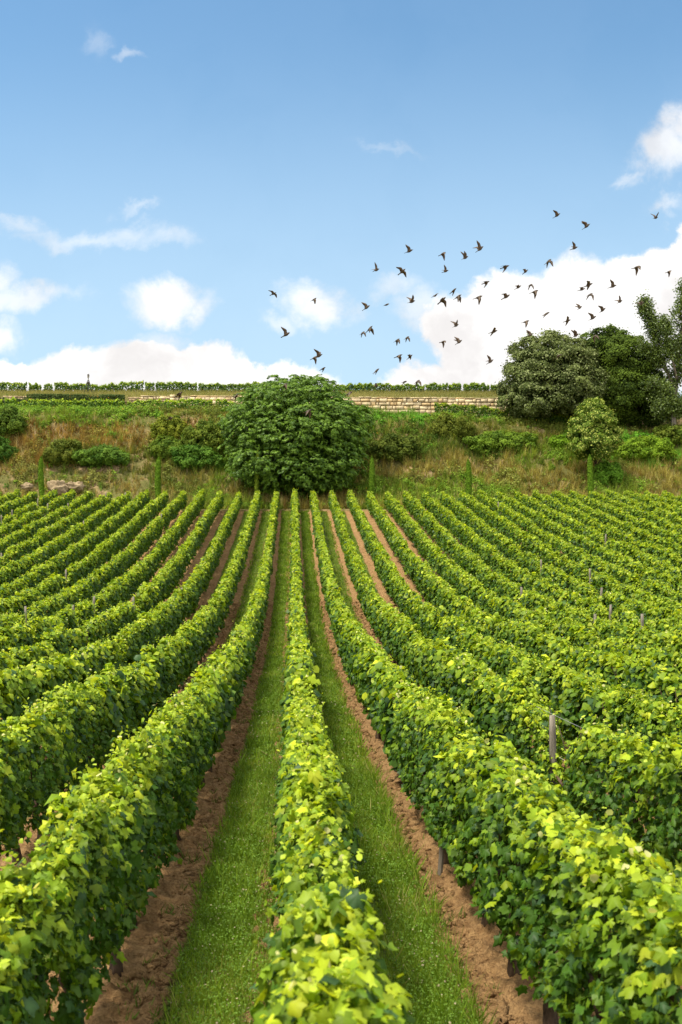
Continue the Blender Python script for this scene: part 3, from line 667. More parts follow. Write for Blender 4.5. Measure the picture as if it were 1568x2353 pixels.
# poplar: upright limbs with loose small leaves
def build_poplar():
    D = 97.0; rng = np.random.default_rng(8); base = gz(1548, 970, D); root = empty('poplar_tree', base)
    tag(root, 'tall loose poplar with airy branches at the right edge of the picture', 'tree')
    mb = MB(); tips = []
    b = np.array(base)
    def limb(pts, r0, n_tw, sp):
        pts = np.array(pts); mb.tube(pts, np.linspace(r0, r0 * .12, len(pts)), 7, .05)
        for i in range(n_tw):
            t = rng.uniform(.22, 1) ** .8 * (len(pts) - 1.001); k = int(t); q = pts[k] + (pts[k + 1] - pts[k]) * (t - k)
            ax = norm(pts[k + 1] - pts[k]); dd = norm(rng.normal(size=3) + ax * 1.1); ln = sp * rng.uniform(.5, 1.1) * (1 - .45 * t / len(pts))
            e = q + dd * ln + [0, 0, ln * .25]; mb.tube([q, (q + e) / 2 + rng.normal(0, .05, 3), e], [.03, .018, .006], 5)
            for s in np.linspace(.35, 1, 4): tips.append(q + (e - q) * s + rng.normal(0, .12, 3))
    W = lambda x, y, dd=0: P(x, y, D + dd)
    tr = [b - [0, 0, .4], W(1550, 930), W(1556, 870), W(1562, 800), W(1572, 720), W(1578, 660)]
    limb(tr, .30, 120, 1.7)
    limb([W(1552, 900), W(1530, 840), W(1512, 790), W(1495, 740), W(1480, 695)], .15, 95, 1.0)
    limb([W(1553, 880), W(1520, 840), W(1500, 815), W(1478, 790)], .10, 50, .8)
    limb([W(1556, 870, -1), W(1545, 820, -1), W(1532, 770, -1), W(1525, 735, -1)], .12, 60, .9)
    limb([W(1556, 880, 1), W(1590, 830, 1), W(1610, 760, 1), W(1625, 700, 1)], .14, 60, 1.4)
    limb([W(1552, 930, -1), W(1530, 910, -2), W(1508, 890, -2)], .10, 80, 1.3)
    limb([W(1552, 950, -1), W(1540, 940, -2), W(1520, 938, -2.5)], .09, 90, 1.3)
    limb([W(1552, 950, -1), W(1580, 930, -2), W(1610, 900, -2)], .09, 70, 1.5)
    limb([W(1552, 965, -1), W(1548, 955, -2), W(1556, 935, -2.3)], .06, 70, 1.2)
    shift_child(mb.build('trunk', M_greybark, root), root)
    tips = np.array(tips); per = 14; N = len(tips) * per; pos = np.repeat(tips, per, 0) + rng.normal(0, .24, (N, 3)); 
    t = np.clip(.5 + np.repeat(rng.normal(0, .25, len(tips)), per)[:, None] + rng.normal(0, .2, (N, 1)), 0, 1)
    c = np.array([.050, .085, .016]) + t * np.array([.095, .125, .018])
    v, tt, cc = leaves(TM, pos, frames(rng.normal(size=(N, 3)) + [0, -.4, .5], rng.normal(size=(N, 3)) - [0, 0, .6]), .15 * rng.uniform(.6, 1.3, N), c)
    shift_child(new_mesh('crown', v, tt, M_pop, root, cc), root)
build_poplar()
GS = ((.04, .085, .010), (.16, .25, .025))
tree('shrub', 'round bushy shrub with pale yellow-green tips high on the right bank', 'shrub',
     [ell(1366, 985, 46, 46, 88.5), ell(1360, 945, 32, 24, 89.5), ell(1372, 1020, 40, 26, 87.5), ell(1350, 1000, 38, 34, 88), ell(1366, 1028, 46, 26, 87.5), ell(1338, 1010, 26, 26, 87.8), ell(1396, 1008, 26, 28, 87.8)], gz(1366, 1040, 88.5), 210, .34, 75, TM, .13, GS, M_bush, 51, droop=-.1, inn=2500, r0=.08, nlimb=10, tipcol=(.48, .54, .12))
shr = [('dark evergreen shrub leaning in at the left edge of the bank', 20, 972, 32, 34, 92, ((.03, .06, .015), (.09, .13, .03)), 60),
       ('low dark bush below another at the left edge of the bank', 4, 1035, 24, 26, 88.5, ((.025, .06, .015), (.07, .13, .03)), 40),
       ('upright yellow-green shrub on the bank left of the fig tree', 388, 985, 34, 26, 91, ((.06, .085, .015), (.19, .20, .04)), 60),
       ('olive shrub on the bank above the second cypress', 385, 1030, 30, 22, 89, ((.04, .075, .015), (.11, .15, .03)), 45),
       ('dark leafy shrub tucked against the left flank of the fig tree', 478, 1010, 42, 42, 90, ((.04, .07, .016), (.14, .17, .04)), 80),
       ('green bramble mound low on the left flank of the fig tree', 450, 1055, 50, 26, 88, ((.03, .075, .018), (.09, .16, .035)), 70),
       ('brownish-green bush above the leftmost cypress', 140, 1040, 36, 24, 89, ((.045, .065, .018), (.12, .13, .035)), 50),
       ('wide low green bush on the left bank above the pale rock', 235, 1050, 55, 18, 88.5, ((.03, .07, .018), (.10, .16, .04)), 60),
       ('arching olive shrub on the bank right of the fig tree', 1040, 985, 44, 26, 92, ((.05, .065, .016), (.13, .14, .035)), 60),
       ('dark bramble mound close to the right flank of the fig tree', 905, 1030, 48, 28, 89.5, ((.03, .05, .014), (.09, .11, .03)), 70),
       ('long green bramble in the middle of the right bank', 1150, 1020, 62, 24, 89.5, ((.04, .075, .016), (.13, .19, .035)), 80),
       ('small lime-green bush just left of the pale-tipped shrub', 1290, 1018, 26, 13, 89, ((.07, .13, .015), (.16, .25, .03)), 30),
       ('lime-green bush spreading right of the pale-tipped shrub', 1465, 1035, 58, 28, 88.5, ((.06, .11, .015), (.15, .22, .03)), 80),
       ('dense green bush at the foot of the bank right of the right cypress', 1395, 1092, 30, 24, 86.5, ((.05, .11, .02), (.12, .22, .04)), 50),
       ('leafy bush on the upper right bank edge near the fence posts', 1545, 1000, 34, 20, 92, ((.06, .09, .02), (.16, .18, .05)), 40)]
for i, (lab, px, py, rx, ry, D, pl, nl) in enumerate(shr):
    x = P(px, py, D)[0]; z = float(ground(x, D)); 
    # sit on the bank where its foot meets the slope
    for dd in np.arange(D - 6, D + 6, .1):
        xx = P(px, py + ry * .9, dd); 
        if ground(xx[0], dd) >= xx[2]: D = dd + .3; break
    pl = (np.array(pl[0]) * [1.35, 1.5, .6], np.array(pl[1]) * [1.55, 1.65, .8])
    re = np.random.default_rng(900 + i)
    E = [ell(px + re.uniform(-1.05, 1.05) * rx, py + re.uniform(-.6, .6) * ry, rx * re.uniform(.18, .40), ry * re.uniform(.28, .55), D + re.uniform(-.5, .5), rx * D / F0 * .4) for _ in range(9)] + [ell(px, py + ry * .2, rx * .6, ry * .55, D, rx * D / F0 * .6), ell(px - rx * .4, py + ry * .3, rx * .6, ry * .65, D - .3, 1.0), ell(px + rx * .45, py + ry * .25, rx * .55, ry * .7, D - .2, 1.0), ell(px + random.uniform(-.3, .3) * rx, py - ry * .35, rx * .5, ry * .6, D, 1.0)]
    b = gz(px, py, D); b = (b[0], b[1], b[2] - .1)
    tree('shrub', lab, 'shrub', E, b, nl * 2, .32, 70, TM, .14, pl, M_bush, 70 + i, droop=-.15, inn=900, r0=.05, nlimb=8, squash=.9)

# slim clipped cypresses
def cypress(px, ytop, D, wpx, label, thin=False, seed=0):
    rng = np.random.default_rng(seed); b = gz(px, 1130, D); top = P(px, ytop, D)[2]; h = top - b[2]; r = wpx / 2 * D / F0
    root = empty('cypress', b); tag(root, label, 'tree', 'slim cypresses at the foot of the bank')
    n = 5200 if not thin else 1500; t = rng.random(n) ** .9; th = rng.uniform(0, 2 * pi, n)
    prof = (.72 + .28 * np.sin(np.clip(t * 1.1, 0, 1) * pi)) * np.clip((1.0 - t) * 14, .25, 1); rad = r * prof * (1 + .28 * (fbm(th * 1.2, t * h * 1.6, seed, 3) - .5)) * rng.uniform(.75, 1.02, n)
    if thin: rad = rad * rng.uniform(.5, 1.4, n)
    lx = .05 * np.sin(t * 5 + seed)
    pos = np.stack([np.cos(th) * rad + lx, np.sin(th) * rad, t * h], -1) + b
    nr = np.stack([np.cos(th), np.sin(th), np.full(n, .2)], -1) + rng.normal(0, .3, (n, 3)); tp = np.stack([np.cos(th) * .3, np.sin(th) * .3, np.ones(n)], -1) + rng.normal(0, .15, (n, 3))
    c = np.array([.065, .135, .008]) + rng.random((n, 1)) * np.array([.08, .12, .010])
    if thin: c = c * [1.6, 1.2, 1.6]
    v, tt, cc = leaves(TQ, pos, frames(nr, tp), .15 * rng.uniform(.6, 1.3, n), c); cr = new_mesh('crown', v, tt, M_cyp, root, cc); shift_child(cr, root)
    mb = MB(); mb.tube([(0, 0, -.2), (0, 0, h * .5), (0, 0, h * .93)], [.07, .05, .02] if not thin else [.05, .045, .03], 7); mb.build('trunk', M_bark, root)
cypress(95, 1050, 83.5, 13, 'leftmost slim clipped cypress below the bare bank', seed=1)
cypress(364, 1050, 83.5, 14, 'slim clipped cypress midway between the left edge and the fig tree', seed=2)
cypress(591, 1036, 82.6, 9, 'thin half-bare yellowish cypress in front of the fig tree', True, seed=3)
cypress(854, 1049, 83.5, 13, 'slim clipped cypress just right of the fig tree', seed=4)
cypress(1077, 1056, 83.2, 13, 'slim clipped cypress in the middle of the right bank foot', seed=5)
cypress(1357, 1045, 83.2, 14, 'rightmost slim clipped cypress below the pale-tipped shrub', seed=6)

# ------------------------------------------------------------------ bank vegetation
def build_bank_plants():
    zones = [  # px, py, rx, ry, palette
        (200, 960, 260, 25, 'green'), (420, 965, 110, 25, 'olive'), (250, 1010, 230, 22, 'dry'), (60, 1040, 70, 40, 'dry'), (300, 1060, 200, 22, 'olive'), (180, 1100, 220, 30, 'bare'), (60, 1120, 90, 30, 'bare'),
        (430, 1100, 110, 30, 'dryg'), (510, 1100, 50, 40, 'green'), (900, 950, 90, 25, 'lush'), (1080, 960, 130, 18, 'green'), (960, 1000, 120, 30, 'dark'), (1180, 985, 110, 25, 'olive'),
        (1120, 1040, 140, 20, 'dark'), (1100, 1085, 240, 30, 'dryr'), (1000, 1120, 140, 18, 'green'), (1250, 1110, 90, 20, 'dryr'), (1500, 985, 100, 14, 'straw'), (1480, 1040, 110, 40, 'lush'), (1500, 1100, 90, 25, 'dryr'),
        (1250, 1060, 60, 30, 'green'), (640, 1130, 160, 14, 'dryr'), (1450, 1120, 60, 14, 'green')]
    pal = {'green': ((.11, .16, .025), (.27, .30, .06)), 'olive': ((.11, .11, .03), (.28, .25, .07)), 'dry': ((.17, .09, .035), (.42, .27, .11)), 'bare': ((.18, .13, .06), (.40, .30, .14)),
           'dryg': ((.12, .13, .04), (.34, .27, .11)), 'lush': ((.08, .16, .02), (.18, .30, .05)), 'dark': ((.06, .09, .018), (.16, .19, .04)), 'dryr': ((.19, .14, .05), (.44, .36, .15)), 'straw': ((.22, .20, .06), (.50, .42, .18))}
    names = [z[4] for z in zones]; p0 = np.array([pal[s][0] for s in names]) * [1.1, 1.2, .8]; p1 = np.array([pal[s][1] for s in names]) * [1.2, 1.3, .9]; bare = np.array([s == 'bare' for s in names]); dk = np.array([s in ('dark', 'lush', 'green') for s in names])
    def zone_of(X, D, Z):
        px = XV + X / D * F0; py = HY - (Z - CZ) / D * F0
        px = px + (fbm(X * .5, D * .8, 61, 3) - .5) * 130; py = py + (fbm(X * .4, D * .9, 67, 3) - .5) * 70
        best = np.full(len(X), 9e9); zi = np.zeros(len(X), int)
        for i, (a, b, rx, ry, _) in enumerate(zones):
            d = ((px - a) / rx) ** 2 + ((py - b) / ry) ** 2; m = d < best; best[m] = d[m]; zi[m] = i
        alt = R.random(len(X)) < .15; zi[alt] = R.integers(0, len(zones), alt.sum()); return zi
    # grass tufts: blades fanning from one crown
    n = 52000; D = R.uniform(81.4, 98.3, n); X = R.uniform(-33, 44, n); Z = ground(X, D); zi = zone_of(X, D, Z)
    den = fbm(X * .7, D * .7, 91, 4); keep = den > np.where(bare[zi], .53, .30) + R.normal(0, .06, n)
    D, X, Z, zi, den = D[keep], X[keep], Z[keep], zi[keep], den[keep]; n = len(D); per = 11
    t = np.clip((den - .3) * 1.3 + R.normal(0, .38, n), 0, 1)[:, None]; c = p0[zi] + (p1[zi] - p0[zi]) * t
    h = (R.uniform(.18, .55, n) + (R.random(n) < .18) * R.uniform(.3, .9, n)) * np.where(bare[zi], .7, 1.15) * np.where(D > 94.5, np.where((X > 4) & (X < 12), .8, .4), 1)
    c = np.where((R.random((n, 1)) < .06), np.array([.50, .40, .20]), c)
    N = n * per; q = np.repeat(np.arange(n), per); ang = R.uniform(0, 2 * pi, N); lean = R.uniform(.1, .75, N)
    tip = np.stack([np.cos(ang) * lean, np.sin(ang) * lean - .1, np.ones(N)], -1); nr = np.stack([np.cos(ang), np.sin(ang), np.full(N, .1)], -1) * -1 + R.normal(0, .3, (N, 3))
    pos = np.stack([X[q] + np.cos(ang) * .05, D[q] + np.sin(ang) * .05, Z[q] - .03], -1)
    v, tt, cc = leaves(TB, pos, frames(nr, tip), h[q] * R.uniform(.6, 1.15, N), c[q] * R.uniform(.75, 1.25, (N, 1)), wid=R.uniform(.018, .045, N))
    tag(new_mesh('wild_grass', v, tt, M_grass, col=cc), label='tall wild grass and dry weeds covering the bank', cat='grass', kind='stuff')
    # herb and bramble cushions
    n = 15000; D = R.uniform(82.0, 98.0, n); X = R.uniform(-33, 44, n); Z = ground(X, D); zi = zone_of(X, D, Z)
    den = fbm(X * .55 + 40, D * .55, 191, 4); keep = den > np.where(dk[zi], .40, .56) + R.normal(0, .05, n)
    D, X, Z, zi, den = D[keep], X[keep], Z[keep], zi[keep], den[keep]; n = len(D); per = 26
    rad = R.uniform(.14, .34, n) * (1 + (den - .4) * 2.2); N = n * per; q = np.repeat(np.arange(n), per)
    d = norm(R.normal(size=(N, 3)) + [0, -.35, .55]); pos = np.stack([X[q], D[q], Z[q] + rad[q] * .5], -1) + d * (rad[q] * R.uniform(.6, 1.1, N))[:, None]
    t = np.clip(.45 + R.normal(0, .35, n), 0, 1)[:, None]; c = (p0[zi] + (p1[zi] - p0[zi]) * t) * np.where(dk[zi], 1, .8)[:, None] * [.78, 1.02, .75]
    fl = R.random((N, 1)) < .004
    cc = np.where(fl, (.60, .42, .05), c[q] * R.uniform(.75, 1.25, (N, 1)))
    v, tt, cc = leaves(TM, pos, frames(d + R.normal(0, .5, (N, 3)) + [0, 0, .3], R.normal(0, 1, (N, 3)) - [0, 0, .3]), .115 * R.uniform(.6, 1.3, N), cc)
    tag(new_mesh('undergrowth', v, tt, M_bush, col=cc), label='low leafy undergrowth of brambles and herbs on the bank', cat='undergrowth', kind='stuff')
    # plateau and terrace grass
    parts = []
    for (x0, x1, d0, d1, nn, h0, h1) in ((-36, 48, 102.0, 107.5, 46000, .15, .5), (-36, 48, 97, 101.0, 26000, .08, .25)):
        X = R.uniform(x0, x1, nn); D = R.uniform(d0, d1, nn); Z = ground(X, D); g = fbm(X * .3, D, 45, 3)[:, None]
        c = np.array([.17, .20, .05]) * (1 - g) + np.array([.46, .40, .17]) * g; c = c * R.uniform(.7, 1.2, (nn, 1))
        parts.append(leaves(TB, np.stack([X, D, Z], -1), frames(rdir(nn) * [1, 1, .2] + [0, -.5, 0], np.stack([R.normal(0, .3, nn), R.normal(0, .3, nn), np.ones(nn)], -1)), R.uniform(h0, h1, nn), c, wid=R.uniform(.02, .045, nn)))
    V, T, C = join_parts(parts); tag(new_mesh('meadow_grass', V, T, M_grass, col=C), label='pale dry meadow grass above and below the stone wall', cat='grass', kind='stuff')
build_bank_plants()
def rock(px, py, D, sx, sz, label, seed):
    rng = np.random.default_rng(seed); nu, nv = 40, 20; th, ph = np.meshgrid(np.linspace(0, 2 * pi, nu, endpoint=False), np.linspace(.02, pi - .02, nv))
    d = np.stack([np.sin(ph) * np.cos(th), np.sin(ph) * np.sin(th), np.cos(ph)], -1)
    d = norm(d + 0); q = np.sign(d) * np.abs(d) ** .9; q = q * np.array([sx, sx * .6, sz]) * (1 + 1.5 * (fbm(d[..., 0] * 2.5 + 9 + seed, d[..., 2] * 4 + d[..., 1] * 3 + 20, seed, 5) - .5))[..., None]
    b = gz(px, py, D); i, j = np.meshgrid(np.arange(nu), np.arange(nv - 1)); a = (j * nu + i).ravel(); a2 = (j * nu + (i + 1) % nu).ravel()
    o = new_mesh('rock', q.reshape(-1, 3), np.stack([a, a + nu, a2 + nu, a2], -1), M_rock); o.location = (b[0], D, P(px, py, D)[2]); tag(o, label, 'rock')
rock(135, 1122, 85.6, .85, .62, 'large pale limestone outcrop at the foot of the left bank', 4)
rock(172, 1119, 85.9, .75, .42, 'smaller pale rock ledge right of the large outcrop', 5)
rock(62, 1118, 86.0, .5, .3, 'low crumbly rock left of the leftmost cypress', 6)

# ------------------------------------------------------------------ stone wall, terrace vines, ridge vines
def wall_top_y(px): return np.interp(px, [-60, 325, 540, 790, 1157, 1230], [905, 909, 909.5, 912, 914, 915])
def stone_wall():
    D = 101.6; s = D / F0; x_a, x_b = (325 - XV) * s, (1180 - XV) * s
    root = empty('stone_wall', (x_a, D, 18.6)); tag(root, 'long dry stone wall of pale limestone blocks along the top of the bank', 'wall')
    mb = MB(); cap = MB()
    rng = np.random.default_rng(12)
    def zt(x): return CZ + (HY - wall_top_y(XV + x / s)) * s
    z_bot = 16.9
    # seven courses of irregular blocks
    xs_split = (397 - XV) * s
    for (xa, xb, hmean, wmean) in ((x_a, xs_split - .25, .24, .42), (xs_split + .25, x_b, .36, .62)):
        depth = 0.0; course = 0
        while depth < 3.2:
            hc = hmean * rng.uniform(.8, 1.2) if course else .15; x = xa - rng.uniform(0, .3)
            while x < xb:
                w = wmean * rng.uniform(.45, 1.6) * (1.3 if course == 0 else 1)
                xe = min(x + w, xb + .05); x0_ = x
                if xe - x > .08:
                    zc = zt((x + xe) / 2) - depth - hc / 2 + rng.normal(0, .022)
                    tone = np.array([1.12, 1.05, .90]) * rng.uniform(.8, 1.25) if rng.random() < .75 else np.array([1.15, .97, .70]) * rng.uniform(.75, 1.05)
                    yo = rng.uniform(-.05, .03)
                    bw, bh = xe - x - rng.uniform(.03, .09), hc - rng.uniform(.03, .10)
                    # block with chamfered face
                    cx = (x + xe) / 2; j = lambda k=.018: rng.uniform(-k, k)
                    F_ = [(-bw / 2 + .03 + j(), -.30 + yo, -bh / 2 + .03 + j()), (bw / 2 - .03 + j(), -.30 + yo, -bh / 2 + .03 + j()), (bw / 2 - .03 + j(), -.30 + yo, bh / 2 - .03 + j()), (-bw / 2 + .03 + j(), -.30 + yo, bh / 2 - .03 + j()),
                          (-bw / 2, -.24, -bh / 2), (bw / 2, -.24, -bh / 2), (bw / 2, -.24, bh / 2), (-bw / 2, -.24, bh / 2), (-bw / 2, .1, -bh / 2), (bw / 2, .1, -bh / 2), (bw / 2, .1, bh / 2), (-bw / 2, .1, bh / 2)]
                    Q = [(0, 1, 2, 3), (4, 5, 1, 0), (5, 6, 2, 1), (6, 7, 3, 2), (7, 4, 0, 3), (8, 9, 5, 4), (9, 10, 6, 5), (10, 11, 7, 6), (11, 8, 4, 7)]
                    (cap if course == 0 else mb).add(np.array(F_) + [cx, D, zc], Q, None, tone)
                x = xe
            depth += hc; course += 1
    for i in range(8):   # quoined pier
        mb.box((xs_split + rng.uniform(-.02, .02), D - .14, zt(xs_split) - .1 - i * .34), (.46, .5, .31), .015, np.array([1.05, .98, .82]) * rng.uniform(.85, 1.1))
    shift_child(mb.build('stone_course', M_stone, root), root); shift_child(cap.build('coping', M_stone, root), root)
    j = MB()
    for x in np.arange(x_a, x_b - 1, 1.0):
        j.box((x + .5, D + .03, (zt(x + .5) - .1 + z_bot) / 2), (1.0, .36, zt(x + .5) - .1 - z_bot))
    shift_child(j.build('rubble_core', M_joint, root), root)
stone_wall()
def ivy_wall():
    D = 101.6; s = D / F0; xa, xb = (-60 - XV) * s, (322 - XV) * s
    root = empty('old_wall', (xa, D, 18.6)); tag(root, 'old low wall grown over with ivy on the upper left terrace', 'wall')
    mb = MB(); rng = np.random.default_rng(23)
    for c in range(8):
        x = xa
        while x < xb:
            w = rng.uniform(.25, .6); z = CZ + (HY - wall_top_y(XV + x / s) - 4) * s - .1 - c * .2
            if rng.random() < .06: x += w; continue
            mb.box((x + w / 2, D + rng.uniform(-.03, .03), z), (w - .03, .5, .18), .02, np.array([.75, .66, .52]) * rng.uniform(.5, 1.0)); x += w
    shift_child(mb.build('stone_course', M_stone, root), root)
    n = 26000; x = rng.uniform(xa, xb - 1.5, n); zz = rng.uniform(-1.5, .1, n); k = fbm(x * .5, zz * 1.2, 5, 3) + (x > (185 - XV) * s) * .12 + rng.normal(0, .07, n) > .47
    x, zz = x[k], zz[k]; n = len(x); z = CZ + (HY - wall_top_y(XV + x / s) - 2) * s + zz
    c = np.array([.035, .06, .015]) + rng.random((n, 1)) * np.array([.06, .085, .02]); fl = rng.random((n, 1)) < .012; c = np.where(fl, (.65, .28, .04), c)
    v, t, cc = leaves(TM, np.stack([x, D - .32 - .25 * fbm(x, zz * 2, 6, 3) + rng.normal(0, .05, n), z], -1), frames(rng.normal(0, .5, (n, 3)) + [0, -1, .6], rng.normal(0, .4, (n, 3)) - [0, 0, 1]), .12 * rng.uniform(.6, 1.2, n), c)
    shift_child(new_mesh('ivy', v, t, M_bush, root, cc), root)
ivy_wall()
def cross_row(name, y, px0, px1, ht, label, gap=.25, seed=0, h0=.25, w=.22, dens=420, gain=.95):
    s = y / F0; xa, xb = (px0 - XV) * s, (px1 - XV) * s; rng = np.random.default_rng(seed)
    root = empty(name, (xa, y, float(ground(xa, y)))); parts = []
    zf = lambda x: ground(x, np.full(len(x), y))
    old = gaps.get(99); x = xa
    while x < xb:
        ln = rng.uniform(.7, 1.4) if rng.random() < .6 else rng.uniform(1.5, 4)
        parts += row_foliage(99 + seed, x, min(x + ln, xb), dens, TM, .15, seed, h0=h0, ht=ht * rng.uniform(.86, 1.08), w=w, xf=y, zf=zf, rng=rng); x += ln + (rng.uniform(.05, .35) if rng.random() < gap else 0)
    V, T, C = join_parts(parts); C = C * gain
    shift_child(new_mesh('foliage', V, T, M_vine, root, C), root); tag(root, label, 'vine row')
cross_row('vine_row', 106.3, -70, 640, .95, 'distant row of vines along the skyline above the wall, left of the fig', .4, 1, h0=.02)
cross_row('vine_row', 106.0, 745, 1200, .80, 'distant row of vines along the skyline between fig tree and oak', .3, 2, h0=.02)
cross_row('vine_row', 98.8, -70, 540, 1.2, 'row of terrace vines below the wall on the left', .35, 3, h0=.1, gain=1.25)
cross_row('vine_row', 97.6, 1000, 1335, 1.1, 'row of terrace vines below the wall and oak on the right', .1, 4, h0=.1)

# fence posts on the upper right
for px, py, h, lab in ((1546, 950, .62, 'taller weathered fence stump under the poplar'), (1551, 954, .42, 'shorter weathered fence stump beside the taller one')):
    p = P(px, py + 16, 94.5); z0 = float(ground(p[0], 94.5)); mb = MB()
    mb.box((0, 0, (p[2] - z0 + h + .3) / 2 - .1), (.17, .15, p[2] - z0 + h + .3), .015, None, .2); o = mb.build('fence_post', M_post); o.location = (p[0], 94.5, z0); tag(o, lab, 'post', 'stumps below the poplar')

# weather station on a tripod
def station():
    D = 104.6; s = D / F0; b = gz(203, 900, D); top = P(203, 859, D)[2]; root = empty('weather_station', b); tag(root, 'slim weather station on a tripod standing above the skyline vines', 'weather station')
    H = top - b[2]
    mb = MB(); mb.tube([(0, 0, 0), (0, 0, H * .92)], .035, 8); mb.build('mast', M_metal, root)
    for a in (-.25, 2.0, 3.4):
        mb = MB(); mb.tube([(math.cos(a) * .48, math.sin(a) * .48, 0), (0, 0, H * .80)], .028, 6); mb.build('leg', M_metal, root)
    mb = MB(); mb.box((0, -.10, H * .56), (.30, .12, .20)); mb.build('solar_panel', M_darkm, root)
    mb = MB(); mb.box((0, -.02, H * .53), (.36, .06, .04)); mb.box((0, -.02, H * .56), (.34, .03, .24)); mb.build('control_box', M_white, root)
    mb = MB()
    for i in range(5): mb.tube([(0, 0, H * .82 + i * .05), (0, 0, H * .82 + i * .05 + .035)], [.12, .10], 12)
    mb.build('sensor_shield', M_white, root)
    mb = MB(); mb.tube([(0, 0, H * .935), (0, 0, H * .985)], [.13, .09], 12); mb.tube([(.05, 0, H * .98), (.05, 0, H * 1.03)], .012, 6); mb.build('rain_gauge', M_darkm, root)
    mb = MB(); mb.tube([(0, -.05, H * .68), (0, -.05, H * .73)], [.05, .05], 10); mb.build('junction_box', M_white, root)
station()

# ------------------------------------------------------------------ birds
def bird_mesh(kind, v):
    """a small starling: one continuous skin of body, tail, head and both wings. length along +x"""
    rng = np.random.default_rng(v * 7 + len(kind))
    nx = 15; xs = np.linspace(0, 1, nx)
    # body radius along length: tail tip .. beak
    X = np.interp(xs, [0, 1], [-.115, .105]); rw = np.interp(xs, [0, .12, .28, .42, .6, .74, .84, .93, 1], [.016, .013, .013, .024, .031, .024, .019, .007, .0015]); rh = np.interp(xs, [0, .12, .28, .42, .6, .74, .84, .93, 1], [.002, .003, .007, .020, .027, .022, .0185, .006, .0015])
    zc = np.interp(xs, [0, .3, .6, .8, .93, 1], [0.002, 0, -.003, .004, .001, -.001])
    seg = 10; V = []; C = []
    for i in range(nx):
        for k in range(seg):
            th = 2 * pi * k / seg; V.append((X[i], rw[i] * math.cos(th), zc[i] + rh[i] * math.sin(th))); C.append((1, 1, 1) if math.sin(th) > -.3 else (1.5, 1.35, 1.2))
    Q = [(i * seg + k, (i + 1) * seg + k, (i + 1) * seg + (k + 1) % seg, i * seg + (k + 1) % seg) for i in range(nx - 1) for k in range(seg)]
    T = []
    V.append((X[0], 0, zc[0])); c0 = len(V) - 1; V.append((X[-1] + .006, 0, zc[-1])); c1 = len(V) - 1; C += [(1, 1, 1)] * 2
    for k in range(seg): T.append((k, (k + 1) % seg, c0)); T.append(((nx - 1) * seg + (k + 1) % seg, (nx - 1) * seg + k, c1))
    cfg = {'up': (radians(62 + 8 * v), radians(40), .00, .175), 'high': (radians(80), radians(70), -.01, .16), 'down': (radians(-38 - 8 * v), radians(-62), -.01, .165), 'flat': (radians(12), radians(-8), -.01, .19), 'fold': (radians(-20), radians(-35), -.055, .105), 'half': (radians(35), radians(-20), -.02, .155)}[kind]
    a1, a2, sweep, span = cfg
    for s in (-1, 1):
        aa1 = a1; aa2 = a2
        if kind == 'half' and s == 1: aa1, aa2 = radians(70), radians(45)
        rows = 7; base = len(V); y = .015; z = .008
        for r in range(rows):
            t = r / (rows - 1); ang = aa1 if t < .45 else aa2; 
            if r: y += span / (rows - 1) * math.cos(ang); z += span / (rows - 1) * math.sin(ang)
            chord = np.interp(t, [0, .25, .5, .8, 1], [.075, .072, .062, .035, .006]); le = .045 + np.interp(t, [0, .4, 1], [0, .022, -.045]) + sweep * t * 1.6
            thick = .005 * (1 - t) + .0012
            for (xx, dz) in ((le, 0), (le - chord * .35, thick), (le - chord, 0), (le - chord * .35, -thick)):
                V.append((xx, s * y, z + dz)); C.append((2.6, 2.3, 2.0) if dz < 0 else (2.1, 1.95, 1.8))
        for r in range(rows - 1):
            for k in range(4):
                a, b = base + r * 4 + k, base + r * 4 + (k + 1) % 4; q = (a, b, b + 4, a + 4); Q.append(q if s < 0 else q[::-1])
        for e in (base, base + (rows - 1) * 4): q = (e, e + 3, e + 2, e + 1); Q.append(q if (e == base) == (s < 0) else q[::-1])
    me_o = new_mesh('bird', np.array(V), [np.array(Q), np.array(T)], M_bird, col=np.array(C), smooth_=True); me = me_o.data; bpy.data.objects.remove(me_o); return me
BM = {k: [bird_mesh(k, v) for v in (0, 1)] for k in ('up', 'high', 'down', 'flat', 'fold', 'half')}
